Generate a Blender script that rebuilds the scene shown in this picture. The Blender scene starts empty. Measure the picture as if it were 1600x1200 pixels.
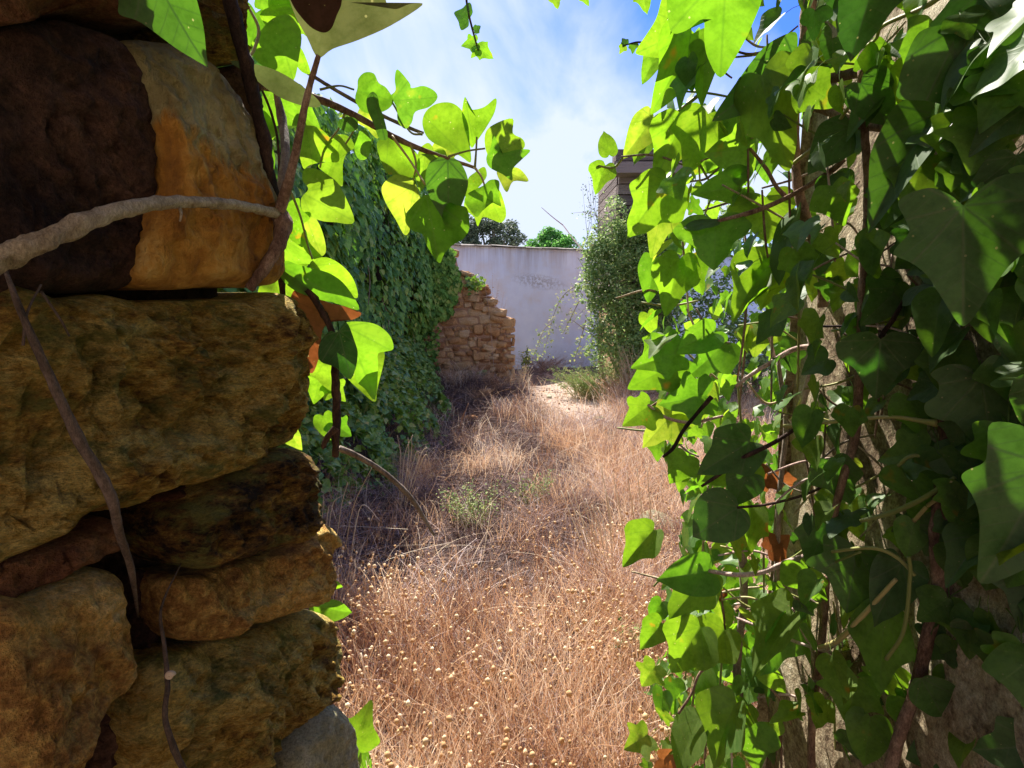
import bpy, math, random
import numpy as np
from mathutils import Vector, Matrix, noise

# ------------------------------------------------------------------ camera, sky, sun, exposure
SC = bpy.context.scene
COL = SC.collection
F_PX, CX, CY, HZ = 850.0, 800.0, 600.0, 470.0
PITCH = math.atan((CY - HZ) / F_PX)
CAM = Vector((0, 0, 1.6))
cd = bpy.data.cameras.new('camera')
cam = bpy.data.objects.new('camera', cd)
COL.objects.link(cam)
cam.location = CAM
cam.rotation_euler = (math.pi / 2 - PITCH, 0, 0)
cd.sensor_width = 36
cd.lens = F_PX / 1600 * 36
cd.clip_start = 0.02
cd.clip_end = 500
SC.camera = cam

SUN = Vector((-0.27, 0.78, 1.00)).normalized()        # towards the sun
sun_el = math.asin(SUN.z)
sun_rot = math.atan2(SUN.x, SUN.y)
world = bpy.data.worlds.new('World')
SC.world = world
world.use_nodes = True
wn = world.node_tree.nodes
wl = world.node_tree.links
wn.clear()


def _n(nt, kind, **kw):
    n = nt.nodes.new(kind)
    for k, v in kw.items():
        if k.startswith('i_'):
            key = k[2:]
            n.inputs[int(key) if key.isdigit() else key.replace('_', ' ')].default_value = v
        else:
            setattr(n, k, v)
    return n


def ramp(nt, stops, fac=None, interp='LINEAR'):
    r = nt.nodes.new('ShaderNodeValToRGB')
    r.color_ramp.interpolation = interp
    els = r.color_ramp.elements
    while len(els) > 1:
        els.remove(els[-1])
    els[0].position = stops[0][0]
    els[0].color = (*stops[0][1], 1)
    for p, c in stops[1:]:
        e = els.new(p)
        e.color = (*c, 1)
    if fac is not None:
        nt.links.new(fac, r.inputs[0])
    return r


def math_(nt, op, a, b=None, c=None, clamp=False):
    m = nt.nodes.new('ShaderNodeMath')
    m.operation = op
    m.use_clamp = clamp
    for i, v in enumerate((a, b, c)):
        if v is None:
            continue
        if isinstance(v, (int, float)):
            m.inputs[i].default_value = v
        else:
            nt.links.new(v, m.inputs[i])
    return m.outputs[0]


def mixc(nt, fac, a, b, mode='MIX'):
    m = nt.nodes.new('ShaderNodeMix')
    m.data_type = 'RGBA'
    m.blend_type = mode
    for idx, v in ((0, fac), (6, a), (7, b)):
        if isinstance(v, (int, float)):
            m.inputs[idx].default_value = v
        elif isinstance(v, tuple):
            m.inputs[idx].default_value = (*v, 1)
        else:
            nt.links.new(v, m.inputs[idx])
    return m.outputs[2]


wt = world.node_tree
sky = _n(wt, 'ShaderNodeTexSky', sky_type='NISHITA', sun_disc=False, sun_elevation=sun_el,
         sun_rotation=sun_rot, air_density=1.0, dust_density=0.6, ozone_density=1.6)
tc = _n(wt, 'ShaderNodeTexCoord')
sep = _n(wt, 'ShaderNodeSeparateXYZ')
wl.new(tc.outputs['Generated'], sep.inputs[0])
den = math_(wt, 'ADD', math_(wt, 'MAXIMUM', sep.outputs[2], 0.0), 0.35)
cmb = _n(wt, 'ShaderNodeCombineXYZ')
wl.new(math_(wt, 'DIVIDE', sep.outputs[0], den), cmb.inputs[0])
wl.new(math_(wt, 'DIVIDE', sep.outputs[1], den), cmb.inputs[1])
mp1 = _n(wt, 'ShaderNodeMapping')
mp1.inputs['Location'].default_value = (0.55, 0.2, 0)
mp1.inputs['Rotation'].default_value = (0, 0, math.radians(24))
mp1.inputs['Scale'].default_value = (1.25, 0.62, 1)
wl.new(cmb.outputs[0], mp1.inputs[0])
n1 = _n(wt, 'ShaderNodeTexNoise', i_Scale=2.0, i_Detail=7.0, i_Roughness=0.55, i_Distortion=0.5)
wl.new(mp1.outputs[0], n1.inputs['Vector'])
n2 = _n(wt, 'ShaderNodeTexNoise', i_Scale=0.9, i_Detail=2.0)
wl.new(cmb.outputs[0], n2.inputs['Vector'])
cl = math_(wt, 'ADD', math_(wt, 'MULTIPLY', n1.outputs[0], 0.9), math_(wt, 'MULTIPLY', n2.outputs[0], 0.45))
lowhaze = math_(wt, 'MULTIPLY', math_(wt, 'SUBTRACT', 0.40, sep.outputs[2], clamp=True), 0.45)
cl = math_(wt, 'ADD', cl, lowhaze)
# the sky clears towards the upper right
clr = math_(wt, 'MULTIPLY', math_(wt, 'MULTIPLY', math_(wt, 'SUBTRACT', cmb.outputs[0] if False else math_(wt, 'DIVIDE', sep.outputs[0], den), 0.14, clamp=True), 5.0, clamp=True),
            math_(wt, 'MULTIPLY', math_(wt, 'SUBTRACT', sep.outputs[2], 0.22, clamp=True), 5.0, clamp=True))
cl = math_(wt, 'SUBTRACT', cl, math_(wt, 'MULTIPLY', clr, 0.34))
mask = ramp(wt, [(0.46, (0, 0, 0)), (0.60, (0.45,) * 3), (0.72, (1, 1, 1))], cl)
CLOUD = (2.3, 2.6, 3.3)
skyb = mixc(wt, 1.0, sky.outputs[0], (0.15, 0.28, 0.72), 'MULTIPLY')
skyc = mixc(wt, mask.outputs[0], skyb, CLOUD)
bg = _n(wt, 'ShaderNodeBackground', i_Strength=0.12)
wl.new(skyc, bg.inputs[0])
wo = _n(wt, 'ShaderNodeOutputWorld')
wl.new(bg.outputs[0], wo.inputs[0])

sd = bpy.data.lights.new('sun', 'SUN')
sd.energy = 4.4
sd.angle = math.radians(0.5)
sd.color = (1.0, 0.94, 0.84)
so = bpy.data.objects.new('sun', sd)
COL.objects.link(so)
so.rotation_euler = SUN.to_track_quat('Z', 'Y').to_euler()
SC.view_settings.view_transform = 'Standard'
SC.view_settings.look = 'None'
SC.view_settings.exposure = 1.60
SC.view_settings.gamma = 1
SC.view_settings.use_curve_mapping = False
SC.render.engine = 'CYCLES'
SC.cycles.use_denoising = True
SC.cycles.max_bounces = 10
SC.cycles.transmission_bounces = 6
SC.cycles.diffuse_bounces = 6
SC.cycles.use_adaptive_sampling = True

rnd = random.Random(7)
rng = np.random.default_rng(7)

# ------------------------------------------------------------------ measuring helpers
FW = Vector((0, math.cos(PITCH), -math.sin(PITCH)))
UP = Vector((0, math.sin(PITCH), math.cos(PITCH)))
RT = Vector((1, 0, 0))


def ray(px, py):
    return FW + RT * ((px - CX) / F_PX) + UP * ((CY - py) / F_PX)


def P(px, py, Y):
    r = ray(px, py)
    return CAM + r * (Y / r.y)


def depth_of(p):
    return (p - CAM).dot(FW)


def px_of(p):
    d = p - CAM
    z = d.dot(FW)
    return CX + F_PX * d.dot(RT) / z, CY - F_PX * d.dot(UP) / z


# left jamb plane (splayed)
JA = Vector((-0.55, 0.585, 0))
JD = Vector((0.13, 0.415, 0)).normalized()
JN = Vector((JD.y, -JD.x, 0))                      # towards the opening


def PJ(px, py, off=0.0):
    r = ray(px, py)
    t = (JA + JN * off - CAM).dot(JN) / r.dot(JN)
    return CAM + r * t


# ------------------------------------------------------------------ object helpers
def link(o, parent=None):
    COL.objects.link(o)
    if parent is not None:
        o.parent = parent
    return o


def tag(o, label=None, cat=None, group=None, kind=None):
    if label:
        o['label'] = label
    if cat:
        o['category'] = cat
    if group:
        o['group'] = group
    if kind:
        o['kind'] = kind
    return o


def empty(name, loc, label, cat, group=None):
    o = bpy.data.objects.new(name, None)
    o.empty_display_size = 0.1
    o.location = loc
    link(o)
    return tag(o, label, cat, group)


def mesh_np(name, V, faces, mat, uv=None, tint=None, smooth=True):
    """V (n,3); faces list of int arrays (m,k); uv (n,2) per vertex; tint (n,) per vertex"""
    me = bpy.data.meshes.new(name)
    V = np.asarray(V, np.float32)
    me.vertices.add(len(V))
    me.vertices.foreach_set('co', V.ravel())
    loops = np.concatenate([np.asarray(f, np.int32).ravel() for f in faces])
    tot = np.concatenate([np.full(len(f), np.asarray(f).shape[1], np.int32) for f in faces])
    st = np.concatenate([[0], np.cumsum(tot)[:-1]]).astype(np.int32)
    me.loops.add(len(loops))
    me.loops.foreach_set('vertex_index', loops)
    me.polygons.add(len(tot))
    me.polygons.foreach_set('loop_start', st)
    me.polygons.foreach_set('loop_total', tot)
    me.polygons.foreach_set('use_smooth', np.full(len(tot), smooth, bool))
    me.update(calc_edges=True)
    if uv is not None:
        l = me.uv_layers.new(name='uv')
        l.data.foreach_set('uv', np.asarray(uv, np.float32)[loops].ravel())
    if tint is not None:
        a = me.attributes.new('tint', 'FLOAT', 'POINT')
        a.data.foreach_set('value', np.asarray(tint, np.float32))
    me.materials.append(mat)
    return me


def obj(name, me, parent=None, world=True):
    """mesh in world coordinates; re-expressed relative to its parent"""
    o = bpy.data.objects.new(name, me)
    link(o, parent)
    if parent is not None and world:
        o.location = -Vector(parent.location)
    return o


def box_mesh(name, x0, x1, y0, y1, z0, z1, mat):
    V = [(x, y, z) for z in (z0, z1) for y in (y0, y1) for x in (x0, x1)]
    Fq = [(0, 2, 3, 1), (4, 5, 7, 6), (0, 1, 5, 4), (2, 6, 7, 3), (0, 4, 6, 2), (1, 3, 7, 5)]
    return mesh_np(name, V, [np.array(Fq)], mat, smooth=False)


def prism_mesh(name, poly, z0, z1, mat):
    n = len(poly)
    V = [(x, y, z0) for x, y in poly] + [(x, y, z1) for x, y in poly]
    q = np.array([(i, (i + 1) % n, (i + 1) % n + n, i + n) for i in range(n)])
    return mesh_np(name, V, [q, np.array([list(range(n, 2 * n))]), np.array([list(range(n))[::-1]])], mat, smooth=False)


def catmull(pts, k=6, closed=False):
    pts = [Vector(p) for p in pts]
    out = []
    n = len(pts)
    rngn = n if closed else n - 1
    for i in range(rngn):
        p1, p2 = pts[i], pts[(i + 1) % n]
        p0 = pts[(i - 1) % n] if (closed or i > 0) else p1 * 2 - p2
        p3 = pts[(i + 2) % n] if (closed or i < n - 2) else p2 * 2 - p1
        for j in range(k):
            t = j / k
            out.append(0.5 * ((2 * p1) + (p2 - p0) * t + (2 * p0 - 5 * p1 + 4 * p2 - p3) * t * t
                              + (3 * p1 - p0 - 3 * p2 + p3) * t ** 3))
    if not closed:
        out.append(pts[-1])
    return out


class Acc:
    """accumulates tubes and shapes into one mesh"""
    def __init__(self):
        self.V, self.Q, self.T, self.tint, self.n = [], [], [], [], 0

    def tube(self, pts, radii, sides=8, k=5, rough=0.0, tint=0.5, seed=0):
        pts = catmull(pts, k)
        m = len(pts)
        ra = np.interp(np.linspace(0, len(radii) - 1, m), range(len(radii)), radii)
        prev = Vector((0.3, 0.2, 1)).normalized()
        base = self.n
        for i, p in enumerate(pts):
            d = (pts[min(i + 1, m - 1)] - pts[max(i - 1, 0)]).normalized()
            a = prev - d * prev.dot(d)
            if a.length < 1e-4:
                a = d.orthogonal()
            a.normalize()
            prev = a
            b = d.cross(a)
            for s in range(sides):
                th = 2 * math.pi * s / sides
                rr = ra[i]
                if rough:
                    q = p * 70 + Vector((s * 1.7, seed, 0))
                    rr *= 1 + rough * (noise.noise(q) + 0.6 * noise.noise(q * 2.7) + .9 * max(0, noise.noise(p * 45 + Vector((seed, 0, 0))) - .25))
                self.V.append(tuple(p + (a * math.cos(th) + b * math.sin(th)) * rr))
                self.tint.append(tint)
        for i in range(m - 1):
            for s in range(sides):
                s2 = (s + 1) % sides
                o = base + i * sides
                self.Q.append((o + s, o + s2, o + sides + s2, o + sides + s))
        for end, sign in ((0, -1), (m - 1, 1)):
            c = base + m * sides + (0 if end == 0 else 1)
            self.V.append(tuple(pts[end]))
            self.tint.append(tint)
            for s in range(sides):
                o = base + end * sides
                t3 = (o + s, o + (s + 1) % sides, c)
                self.T.append(t3 if sign > 0 else t3[::-1])
        self.n = base + m * sides + 2

    def mesh(self, name, mat, smooth=True):
        fs = []
        if self.Q:
            fs.append(np.array(self.Q))
        if self.T:
            fs.append(np.array(self.T))
        return mesh_np(name, self.V, fs, mat, tint=self.tint, smooth=smooth)


# ------------------------------------------------------------------ materials
def new_mat(name):
    m = bpy.data.materials.new(name)
    m.use_nodes = True
    nt = m.node_tree
    nt.nodes.clear()
    out = _n(nt, 'ShaderNodeOutputMaterial')
    return m, nt, out


def pos_vec(nt, scale=(1, 1, 1), rnd_shift=False):
    g = _n(nt, 'ShaderNodeNewGeometry')
    mp = _n(nt, 'ShaderNodeMapping')
    mp.inputs['Scale'].default_value = scale
    nt.links.new(g.outputs['Position'], mp.inputs[0])
    if rnd_shift:
        oi = _n(nt, 'ShaderNodeObjectInfo')
        c = _n(nt, 'ShaderNodeCombineXYZ')
        nt.links.new(math_(nt, 'MULTIPLY', oi.outputs['Random'], 37.0), c.inputs[0])
        nt.links.new(math_(nt, 'MULTIPLY', oi.outputs['Random'], 91.0), c.inputs[2])
        nt.links.new(c.outputs[0], mp.inputs['Location'])
    return mp.outputs[0]


def rock_mat(name, stops, scale=6.0, bump=0.6, rough=0.9, stretch=(1, 1, 1), detail_scale=60, dist=0.01,
             rnd_amt=0.25, lichen=None, crust=0.0):
    m, nt, out = new_mat(name)
    v = pos_vec(nt, stretch, True)
    a = _n(nt, 'ShaderNodeTexNoise', i_Scale=scale, i_Detail=11.0, i_Roughness=0.70, i_Distortion=0.1)
    b = _n(nt, 'ShaderNodeTexNoise', i_Scale=detail_scale, i_Detail=6.0, i_Roughness=0.7)
    c = _n(nt, 'ShaderNodeTexVoronoi', i_Scale=detail_scale * 0.45, feature='DISTANCE_TO_EDGE')
    for t in (a, b, c):
        nt.links.new(v, t.inputs['Vector'])
    oi = _n(nt, 'ShaderNodeObjectInfo')
    f = math_(nt, 'ADD', a.outputs[0], math_(nt, 'MULTIPLY', math_(nt, 'SUBTRACT', b.outputs[0], 0.5), 0.62))
    f = math_(nt, 'ADD', f, math_(nt, 'MULTIPLY', math_(nt, 'SUBTRACT', oi.outputs['Random'], 0.5), rnd_amt))
    r = ramp(nt, stops, f)
    col = r.outputs[0]
    if lichen:
        ln = _n(nt, 'ShaderNodeTexNoise', i_Scale=scale * 1.7, i_Detail=8.0, i_Roughness=0.7)
        nt.links.new(v, ln.inputs['Vector'])
        lm = ramp(nt, [(0.50, (0, 0, 0)), (0.62, (1, 1, 1))], ln.outputs[0])
        col = mixc(nt, lm.outputs[0], col, lichen)
    gr = _n(nt, 'ShaderNodeTexNoise', i_Scale=detail_scale * 3.5, i_Detail=4.0, i_Roughness=0.8)
    nt.links.new(v, gr.inputs['Vector'])
    gm = ramp(nt, [(0.32, (0.45,) * 3), (0.5, (1, 1, 1)), (0.68, (1.5,) * 3)], gr.outputs[0]).outputs[0]
    col = mixc(nt, 0.8, col, mixc(nt, 1.0, col, gm, 'MULTIPLY'))
    p = _n(nt, 'ShaderNodeBsdfPrincipled', i_Roughness=rough)
    p.inputs['Specular IOR Level'].default_value = 0.2
    nt.links.new(col, p.inputs['Base Color'])
    h = math_(nt, 'ADD', math_(nt, 'MULTIPLY', a.outputs[0], 1.2), math_(nt, 'MULTIPLY', b.outputs[0], 1.1))
    h = math_(nt, 'ADD', h, math_(nt, 'MULTIPLY', math_(nt, 'MINIMUM', c.outputs['Distance'], 0.15), crust))
    bp = _n(nt, 'ShaderNodeBump', i_Strength=bump, i_Distance=dist)
    nt.links.new(h, bp.inputs['Height'])
    nt.links.new(bp.outputs[0], p.inputs['Normal'])
    nt.links.new(p.outputs[0], out.inputs[0])
    return m


def leaf_mat(name, dstops, tcol, tmix=0.5, rough=0.38, spec=0.5, vein=0.35, veincol=(0.30, 0.42, 0.12),
             under=None, wscale=1.0, spots=0.0):
    """thin leaf: diffuse + translucent; colour varies per leaf, veins radiate from the base"""
    m, nt, out = new_mat(name)
    at = _n(nt, 'ShaderNodeAttribute', attribute_name='tint')
    oi = _n(nt, 'ShaderNodeObjectInfo')
    r = math_(nt, 'FRACT', math_(nt, 'ADD', at.outputs['Fac'], oi.outputs['Random']))
    uv = _n(nt, 'ShaderNodeUVMap', uv_map='uv')
    s = _n(nt, 'ShaderNodeSeparateXYZ')
    nt.links.new(uv.outputs[0], s.inputs[0])
    u, w = s.outputs[0], s.outputs[1]
    ang = math_(nt, 'ARCTAN2', u, w)
    rad = math_(nt, 'SQRT', math_(nt, 'ADD', math_(nt, 'MULTIPLY', u, u), math_(nt, 'MULTIPLY', w, w)))
    dv = math_(nt, 'MULTIPLY', math_(nt, 'PINGPONG', ang, 0.36), rad)
    # side ribs off the midrib
    rib = math_(nt, 'PINGPONG', math_(nt, 'SUBTRACT', w, math_(nt, 'MULTIPLY', math_(nt, 'ABSOLUTE', u), 0.8)), 0.075)
    v1 = math_(nt, 'SUBTRACT', 1.0, math_(nt, 'DIVIDE', dv, 0.019), clamp=True)
    v2 = math_(nt, 'MULTIPLY', math_(nt, 'SUBTRACT', 1.0, math_(nt, 'DIVIDE', rib, 0.013), clamp=True), 0.5)
    vv = math_(nt, 'MULTIPLY', math_(nt, 'MAXIMUM', v1, v2), vein)
    nz = _n(nt, 'ShaderNodeTexNoise', i_Scale=5.0, i_Detail=4.0)
    cmbv = _n(nt, 'ShaderNodeCombineXYZ')
    nt.links.new(u, cmbv.inputs[0])
    nt.links.new(w, cmbv.inputs[1])
    nt.links.new(math_(nt, 'MULTIPLY', r, 50.0), cmbv.inputs[2])
    nt.links.new(cmbv.outputs[0], nz.inputs['Vector'])
    rr = math_(nt, 'ADD', r, math_(nt, 'MULTIPLY', math_(nt, 'SUBTRACT', nz.outputs[0], 0.5), 0.5), clamp=True)
    dc = ramp(nt, dstops, rr).outputs[0]
    if under:
        g = _n(nt, 'ShaderNodeNewGeometry')
        dc = mixc(nt, g.outputs['Backfacing'], dc, under)
    dc = mixc(nt, vv, dc, veincol)
    tr = ramp(nt, tcol, rr).outputs[0]
    fn = _n(nt, 'ShaderNodeTexNoise', i_Scale=16.0, i_Detail=5.0, i_Roughness=0.65)
    nt.links.new(cmbv.outputs[0], fn.inputs['Vector'])
    mott = ramp(nt, [(0.30, (0.62, 0.66, 0.5)), (0.55, (1, 1, 1)), (0.75, (1.12, 1.06, 1.0))], math_(nt, 'ADD', math_(nt, 'MULTIPLY', fn.outputs[0], 0.5), math_(nt, 'MULTIPLY', nz.outputs[0], 0.5))).outputs[0]
    tr = mixc(nt, 1.0, tr, mott, 'MULTIPLY')
    dc = mixc(nt, 1.0, dc, mott, 'MULTIPLY')
    tr = mixc(nt, math_(nt, 'MULTIPLY', vv, 1.0, clamp=True), tr, (tcol[0][1][0] * 0.35, tcol[0][1][1] * 0.45, 0.01))
    # pin-prick blemishes
    pv = _n(nt, 'ShaderNodeTexVoronoi', i_Scale=7.0)
    nt.links.new(cmbv.outputs[0], pv.inputs['Vector'])
    pin = math_(nt, 'LESS_THAN', pv.outputs['Distance'], 0.075)
    dc = mixc(nt, math_(nt, 'MULTIPLY', pin, 0.7), dc, (0.22, 0.20, 0.08))
    tr = mixc(nt, math_(nt, 'MULTIPLY', pin, 0.6), tr, (0.75, 0.70, 0.25))
    if spots:
        sn = _n(nt, 'ShaderNodeTexNoise', i_Scale=2.2, i_Detail=3.0)
        nt.links.new(cmbv.outputs[0], sn.inputs['Vector'])
        sm = ramp(nt, [(0.66, (0, 0, 0)), (0.74, (1, 1, 1))], sn.outputs[0]).outputs[0]
        sm = math_(nt, 'MULTIPLY', sm, spots)
        dc = mixc(nt, sm, dc, (0.35, 0.20, 0.03))
        tr = mixc(nt, sm, tr, (0.65, 0.35, 0.02))
    p = _n(nt, 'ShaderNodeBsdfPrincipled', i_Roughness=rough)
    p.inputs['Specular IOR Level'].default_value = spec
    nt.links.new(dc, p.inputs['Base Color'])
    t = _n(nt, 'ShaderNodeBsdfTranslucent')
    nt.links.new(tr, t.inputs[0])
    mx = _n(nt, 'ShaderNodeMixShader', i_Fac=tmix)
    nt.links.new(p.outputs[0], mx.inputs[1])
    nt.links.new(t.outputs[0], mx.inputs[2])
    bp = _n(nt, 'ShaderNodeBump', i_Strength=0.22, i_Distance=0.001)
    nt.links.new(math_(nt, 'ADD', math_(nt, 'MULTIPLY', vv, -1.0), math_(nt, 'MULTIPLY', nz.outputs[0], 0.6)), bp.inputs['Height'])
    nt.links.new(bp.outputs[0], p.inputs['Normal'])
    nt.links.new(mx.outputs[0], out.inputs[0])
    return m


def tint_mat(name, stops, rough=0.8, trans=0.0, spec=0.2, bump_scale=0, bump=0.3):
    """colour picked by the per-piece 'tint' attribute"""
    m, nt, out = new_mat(name)
    at = _n(nt, 'ShaderNodeAttribute', attribute_name='tint')
    f = at.outputs['Fac']
    v = pos_vec(nt)
    nz = _n(nt, 'ShaderNodeTexNoise', i_Scale=14.0 if not bump_scale else bump_scale, i_Detail=4.0)
    nt.links.new(v, nz.inputs['Vector'])
    f = math_(nt, 'ADD', f, math_(nt, 'MULTIPLY', math_(nt, 'SUBTRACT', nz.outputs[0], 0.5), 0.35), clamp=True)
    c = ramp(nt, stops, f).outputs[0]
    p = _n(nt, 'ShaderNodeBsdfPrincipled', i_Roughness=rough)
    p.inputs['Specular IOR Level'].default_value = spec
    nt.links.new(c, p.inputs['Base Color'])
    if bump_scale:
        bp = _n(nt, 'ShaderNodeBump', i_Strength=bump, i_Distance=0.004)
        nt.links.new(nz.outputs[0], bp.inputs['Height'])
        nt.links.new(bp.outputs[0], p.inputs['Normal'])
    sh = p.outputs[0]
    if trans:
        t = _n(nt, 'ShaderNodeBsdfTranslucent')
        nt.links.new(c, t.inputs[0])
        mx = _n(nt, 'ShaderNodeMixShader', i_Fac=trans)
        nt.links.new(sh, mx.inputs[1])
        nt.links.new(t.outputs[0], mx.inputs[2])
        sh = mx.outputs[0]
    nt.links.new(sh, out.inputs[0])
    return m


def bark_mat(name, c0, c1, c2):
    return rock_mat(name, [(0.30, c0), (0.5, c1), (0.72, c2)], scale=28, bump=0.9, stretch=(1, 1, 0.45),
                    detail_scale=160, dist=0.003, rnd_amt=0.15)


M = {}
M['stone_dark'] = rock_mat('dark_brown_stone', [(0.3, (0.035, 0.020, 0.014)), (0.5, (0.11, 0.058, 0.038)), (0.7, (0.22, 0.12, 0.07))], 6, 1.0, dist=0.02)
M['stone_moss'] = rock_mat('mossy_ochre_stone', [(0.30, (0.035, 0.02, 0.009)), (0.43, (0.26, 0.13, 0.03)), (0.54, (0.60, 0.37, 0.07)), (0.68, (0.85, 0.66, 0.20))],
                           8, 1.0, stretch=(1, 1, 1.9), dist=0.045, lichen=(0.26, 0.24, 0.055), crust=1.0)
M['stone_ochre'] = rock_mat('ochre_stone', [(0.30, (0.10, 0.045, 0.015)), (0.45, (0.46, 0.23, 0.06)), (0.56, (0.76, 0.48, 0.13)), (0.72, (0.90, 0.68, 0.28))], 5.5, 1.0, dist=0.03)
M['stone_red'] = rock_mat('reddish_stone', [(0.30, (0.06, 0.022, 0.012)), (0.5, (0.22, 0.09, 0.04)), (0.7, (0.34, 0.17, 0.07))], 8, 1.0, dist=0.035)
M['stone_grey'] = rock_mat('grey_green_stone', [(0.30, (0.17, 0.16, 0.09)), (0.5, (0.32, 0.30, 0.18)), (0.75, (0.50, 0.47, 0.32))], 6, 0.9, dist=0.02)
M['mortar'] = rock_mat('dark_mortar_and_backing', [(0.3, (0.018, 0.012, 0.008)), (0.5, (0.05, 0.032, 0.018)), (0.75, (0.11, 0.07, 0.04))], 12, 1.0, dist=0.02)


def split_stone():
    """the big squared stone: weathered olive grey cap over a fresh amber face"""
    m, nt, out = new_mat('olive_and_amber_stone')
    v = pos_vec(nt, (1, 1, 1))
    a = _n(nt, 'ShaderNodeTexNoise', i_Scale=9.0, i_Detail=9.0, i_Roughness=0.62)
    b = _n(nt, 'ShaderNodeTexNoise', i_Scale=90.0, i_Detail=5.0, i_Roughness=0.7)
    st = _n(nt, 'ShaderNodeTexNoise', i_Scale=22.0, i_Detail=7.0, i_Roughness=0.6)
    v2 = pos_vec(nt, (1.6, 1.6, 0.28))
    nt.links.new(v, a.inputs['Vector'])
    nt.links.new(v, b.inputs['Vector'])
    nt.links.new(v2, st.inputs['Vector'])
    g = _n(nt, 'ShaderNodeNewGeometry')
    s = _n(nt, 'ShaderNodeSeparateXYZ')
    nt.links.new(g.outputs['Position'], s.inputs[0])
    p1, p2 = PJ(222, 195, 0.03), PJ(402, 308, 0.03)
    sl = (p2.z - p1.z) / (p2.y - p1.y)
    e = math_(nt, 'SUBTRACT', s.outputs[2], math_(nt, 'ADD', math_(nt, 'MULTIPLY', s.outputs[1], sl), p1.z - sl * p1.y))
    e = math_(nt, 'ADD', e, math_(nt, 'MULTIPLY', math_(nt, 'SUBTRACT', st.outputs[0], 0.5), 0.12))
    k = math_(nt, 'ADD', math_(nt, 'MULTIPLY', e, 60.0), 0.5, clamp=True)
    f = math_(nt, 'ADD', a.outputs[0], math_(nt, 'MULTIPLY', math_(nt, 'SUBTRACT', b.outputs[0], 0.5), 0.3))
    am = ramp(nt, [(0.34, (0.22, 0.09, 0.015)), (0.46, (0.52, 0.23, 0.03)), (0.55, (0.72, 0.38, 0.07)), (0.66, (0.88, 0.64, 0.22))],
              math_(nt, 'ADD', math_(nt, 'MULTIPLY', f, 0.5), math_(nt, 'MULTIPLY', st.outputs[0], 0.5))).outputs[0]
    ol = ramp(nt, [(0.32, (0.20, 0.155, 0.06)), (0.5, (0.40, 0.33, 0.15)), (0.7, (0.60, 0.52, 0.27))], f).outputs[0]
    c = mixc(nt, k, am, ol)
    p = _n(nt, 'ShaderNodeBsdfPrincipled', i_Roughness=0.9)
    nt.links.new(c, p.inputs['Base Color'])
    h = math_(nt, 'ADD', math_(nt, 'ADD', a.outputs[0], math_(nt, 'MULTIPLY', st.outputs[0], 1.0)), math_(nt, 'MULTIPLY', b.outputs[0], 0.5))
    h = math_(nt, 'ADD', h, math_(nt, 'MULTIPLY', k, 0.3))
    bp = _n(nt, 'ShaderNodeBump', i_Strength=1.0, i_Distance=0.025)
    nt.links.new(h, bp.inputs['Height'])
    nt.links.new(bp.outputs[0], p.inputs['Normal'])
    nt.links.new(p.outputs[0], out.inputs[0])
    return m


M['stone_split'] = split_stone()
M['ruin'] = rock_mat('ruin_stone', [(0.25, (0.36, 0.17, 0.075)), (0.42, (0.54, 0.29, 0.13)), (0.60, (0.64, 0.38, 0.18)), (0.82, (0.72, 0.52, 0.32))], 5, 1.0, dist=0.03, rnd_amt=0.55)
M['ruin_mortar'] = rock_mat('clay_mortar', [(0.3, (0.34, 0.18, 0.10)), (0.5, (0.50, 0.29, 0.17)), (0.75, (0.60, 0.41, 0.27))], 9, 1.0, dist=0.03)
M['plaster'] = rock_mat('old_plaster', [(0.38, (0.08, 0.05, 0.032)), (0.50, (0.20, 0.14, 0.085)), (0.62, (0.42, 0.34, 0.22)), (0.78, (0.62, 0.54, 0.40))], 3, 0.7, detail_scale=70, dist=0.015)
M['room'] = rock_mat('added_room_plaster', [(0.3, (0.30, 0.22, 0.15)), (0.7, (0.48, 0.37, 0.26))], 4, 0.4)
M['tile'] = rock_mat('clay_tile', [(0.3, (0.07, 0.055, 0.045)), (0.5, (0.18, 0.15, 0.13)), (0.7, (0.36, 0.32, 0.27))], 9, 0.5, rnd_amt=0.5)
M['board'] = rock_mat('weathered_board', [(0.3, (0.09, 0.065, 0.055)), (0.5, (0.17, 0.13, 0.11)), (0.7, (0.28, 0.22, 0.19))], 5, 0.8, stretch=(0.5, 0.5, 5), rnd_amt=0.5)
M['bark_pale'] = bark_mat('pale_bark', (0.22, 0.16, 0.09), (0.42, 0.34, 0.22), (0.60, 0.52, 0.36))
M['bark_brown'] = bark_mat('brown_bark', (0.09, 0.05, 0.035), (0.23, 0.145, 0.10), (0.42, 0.30, 0.22))
M['bark_dark'] = bark_mat('dark_bark', (0.018, 0.012, 0.012), (0.05, 0.03, 0.025), (0.12, 0.07, 0.05))
M['bark_root'] = bark_mat('root_bark', (0.05, 0.035, 0.025), (0.12, 0.085, 0.06), (0.22, 0.16, 0.12))
M['bark_grey'] = bark_mat('grey_bark', (0.12, 0.09, 0.07), (0.24, 0.19, 0.15), (0.38, 0.32, 0.26))
M['bark_pink'] = bark_mat('pinkish_bark', (0.35, 0.22, 0.19), (0.52, 0.38, 0.33), (0.66, 0.55, 0.5))
M['stem_green'] = tint_mat('green_stem', [(0.0, (0.16, 0.20, 0.05)), (0.5, (0.34, 0.33, 0.11)), (1.0, (0.48, 0.36, 0.17))], 0.55, spec=0.4)

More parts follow.
